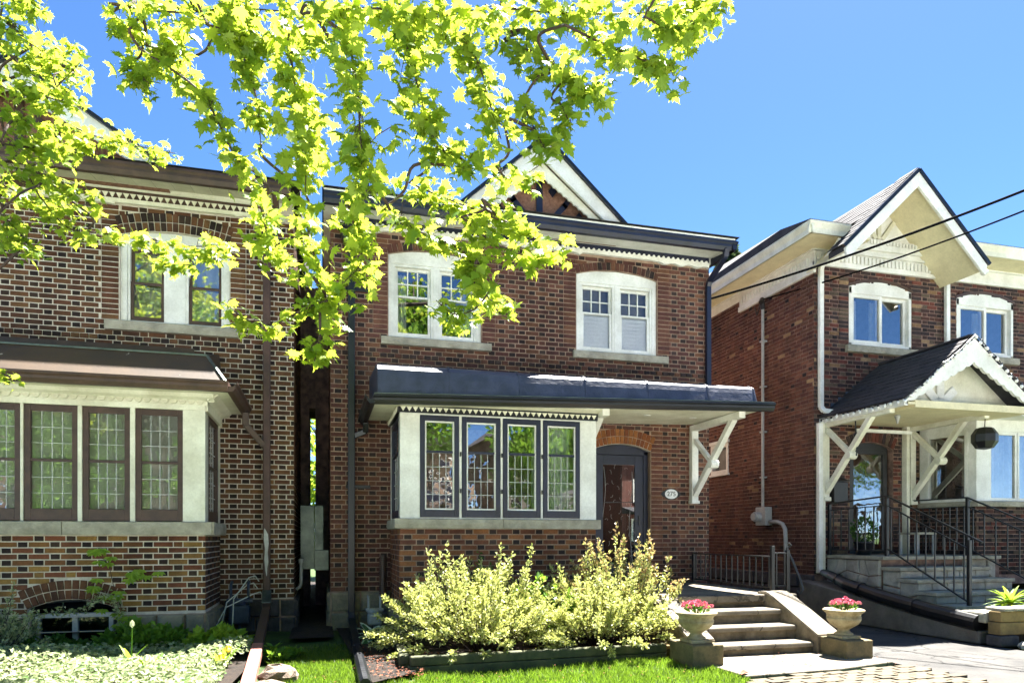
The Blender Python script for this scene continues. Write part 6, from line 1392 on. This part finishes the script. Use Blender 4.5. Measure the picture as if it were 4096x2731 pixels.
# fallen things
mb = MB(); mb.add([(4.02,6.16,.05),(4.08,6.15,.075),(4.13,6.2,.06),(4.10,6.25,.085),(4.05,6.23,.055)], [(0,1,2,4),(2,3,4)]); solo('fallen_leaf', mb, 'dry_leaf', 'curled brown dry leaf lying on the walkway slab', 'leaf', (4.07,6.2,.046))
# ================================================================ beyond the houses, and across the street
def far_tree(name, label, c, h, r, n, ls, m, cone=False, trunk_h=.35, clumps=26):
    t = thing(name, label, 'tree', c); C = Vector(c); mb = MB(); mb.tube([C, C+Vector((.1,0,h*.5)), C+Vector((0,.1,h*.92))], [h*.022,h*.014,.02], 10); part('trunk', mb, 'bark', t, smooth=True)
    fo = MB(); br = MB()
    for i in range(clumps):
        if cone: k = random.random(); z = h*(.25+.74*k); rr = r*(1-k*.92); a = random.uniform(0,6.283); cc = C+Vector((rr*math.cos(a)*.7, rr*math.sin(a)*.7, z)); cr = .18*r+.25*rr
        else:
            d = Vector((random.gauss(0,1),random.gauss(0,1),random.gauss(0,1))).normalized()*random.uniform(.45,1); cc = C+Vector((d.x*r*.75, d.y*r*.75, h*(trunk_h+(1-trunk_h)*.5)+d.z*h*(1-trunk_h)*.42)); cr = r*.34
        br.tube([C+Vector((0,0,min(cc.z-C.z, h*.8)*.7)), cc], .04, 5, .01)
        for k in range(n//clumps):
            d = Vector((random.gauss(0,1),random.gauss(0,1),random.gauss(0,1))).normalized()*cr*random.random()**.4; leaf_quad(fo, cc+d, d+Vector((0,0,.3 if not cone else -.2)), ls*random.uniform(.7,1.3), ls*.6)
    part('branches', br, 'bark', t); part('crown', fo, m, t, kind='stuff')
far_tree('evergreen_tree', 'dark evergreen tree top rising between the navy-trimmed and dark red houses', (19.0,30,0), 15.2, 2.6, 7500, .4, 'spruce_leaf', True, clumps=70)
far_tree('garden_tree', 'pale green garden tree seen through the gap between houses', (.4,27,0), 8, 3, 3000, .3, 'bright_leaf', trunk_h=.1)
far_tree('street_tree', 'tall leafy street tree across the road facing the brown-trimmed house', (-8.0,-11.5,0), 15, 5.5, 14000, .4, 'mid_leaf', trunk_h=.03, clumps=60); far_tree('street_tree', 'tall leafy street tree across the road facing the navy-trimmed house', (4.4,-13.5,0), 15.5, 3.6, 7000, .36, 'mid_leaf', trunk_h=.3); far_tree('street_tree', 'low broad street tree across the road by the pale house', (10.5,-13.5,0), 8, 3.6, 5000, .34, 'mid_leaf'); far_tree('street_tree', 'broad street tree across the road facing the stone steps', (29,-14,0), 11, 6.0, 6000, .5, 'mid_leaf')
def far_house(x0, x1, y, h, label, m):
    t = thing('brick_house', label, 'house', ((x0+x1)/2, y, 0), 'houses across the road'); mb = MB(); mb.box(x0,x1,y-9,y,0,h); part('wall', mb, m, t)
    mb = MB(); xm = (x0+x1)/2; mb.prism([(x0-.4,y+.4,h),(x1+.4,y+.4,h),(xm,y+.4,h+2.6)], [(x0-.4,y-9,h),(x1+.4,y-9,h),(xm,y-9,h+2.6)]); part('roof', mb, 'shingle', t)
    for (a, b, c, d) in ((.12,.38,3.6,5.0),(.6,.88,3.6,5.0),(.1,.55,1.2,2.6)):
        mb = MB(); mb.box(x0+(x1-x0)*a, x0+(x1-x0)*b, y, y+.06, c, d); wd = part('window', mb, 'white_paint', t); mb = MB(); mb.box(x0+(x1-x0)*a+.1, x0+(x1-x0)*b-.1, y+.061, y+.07, c+.1, d-.1); part('pane', mb, 'navy_paint', wd)
    mb = MB(); mb.box(x0+(x1-x0)*.68, x0+(x1-x0)*.84, y, y+.06, .4, 2.5); part('door', mb, 'navy_paint', t); mb = MB(); mb.prism([(x0,y,2.9),(x1,y,2.9),(x1,y,3.3),(x0,y,3.3)], [(x0,y+1.8,2.8),(x1,y+1.8,2.8),(x1,y+1.8,2.95),(x0,y+1.8,2.95)]); part('porch_roof', mb, 'shingle', t)
far_house(-14.5, -8.3, -17.5, 6.0, 'brown brick house across the road beside the tall tree', 'far_brick'); far_house(17.5, 23.5, -17.5, 6.2, 'dark brick house across the road beyond the pale house', 'far_brick'); far_house(25.5, 31.5, -17.5, 6.2, 'tan brick house across the road behind the broad street tree', 'mortar_tan')
far_house(-6.5, -.5, -17.5, 6.2, 'brick house across the road with a grey porch roof', 'far_brick'); far_house(1.2, 7.2, -17.5, 6.2, 'tan house across the road with a grey porch roof', 'mortar_tan'); far_house(9.2, 15.5, -17.5, 6.4, 'pale house across the road with a grey porch roof', 'parging')
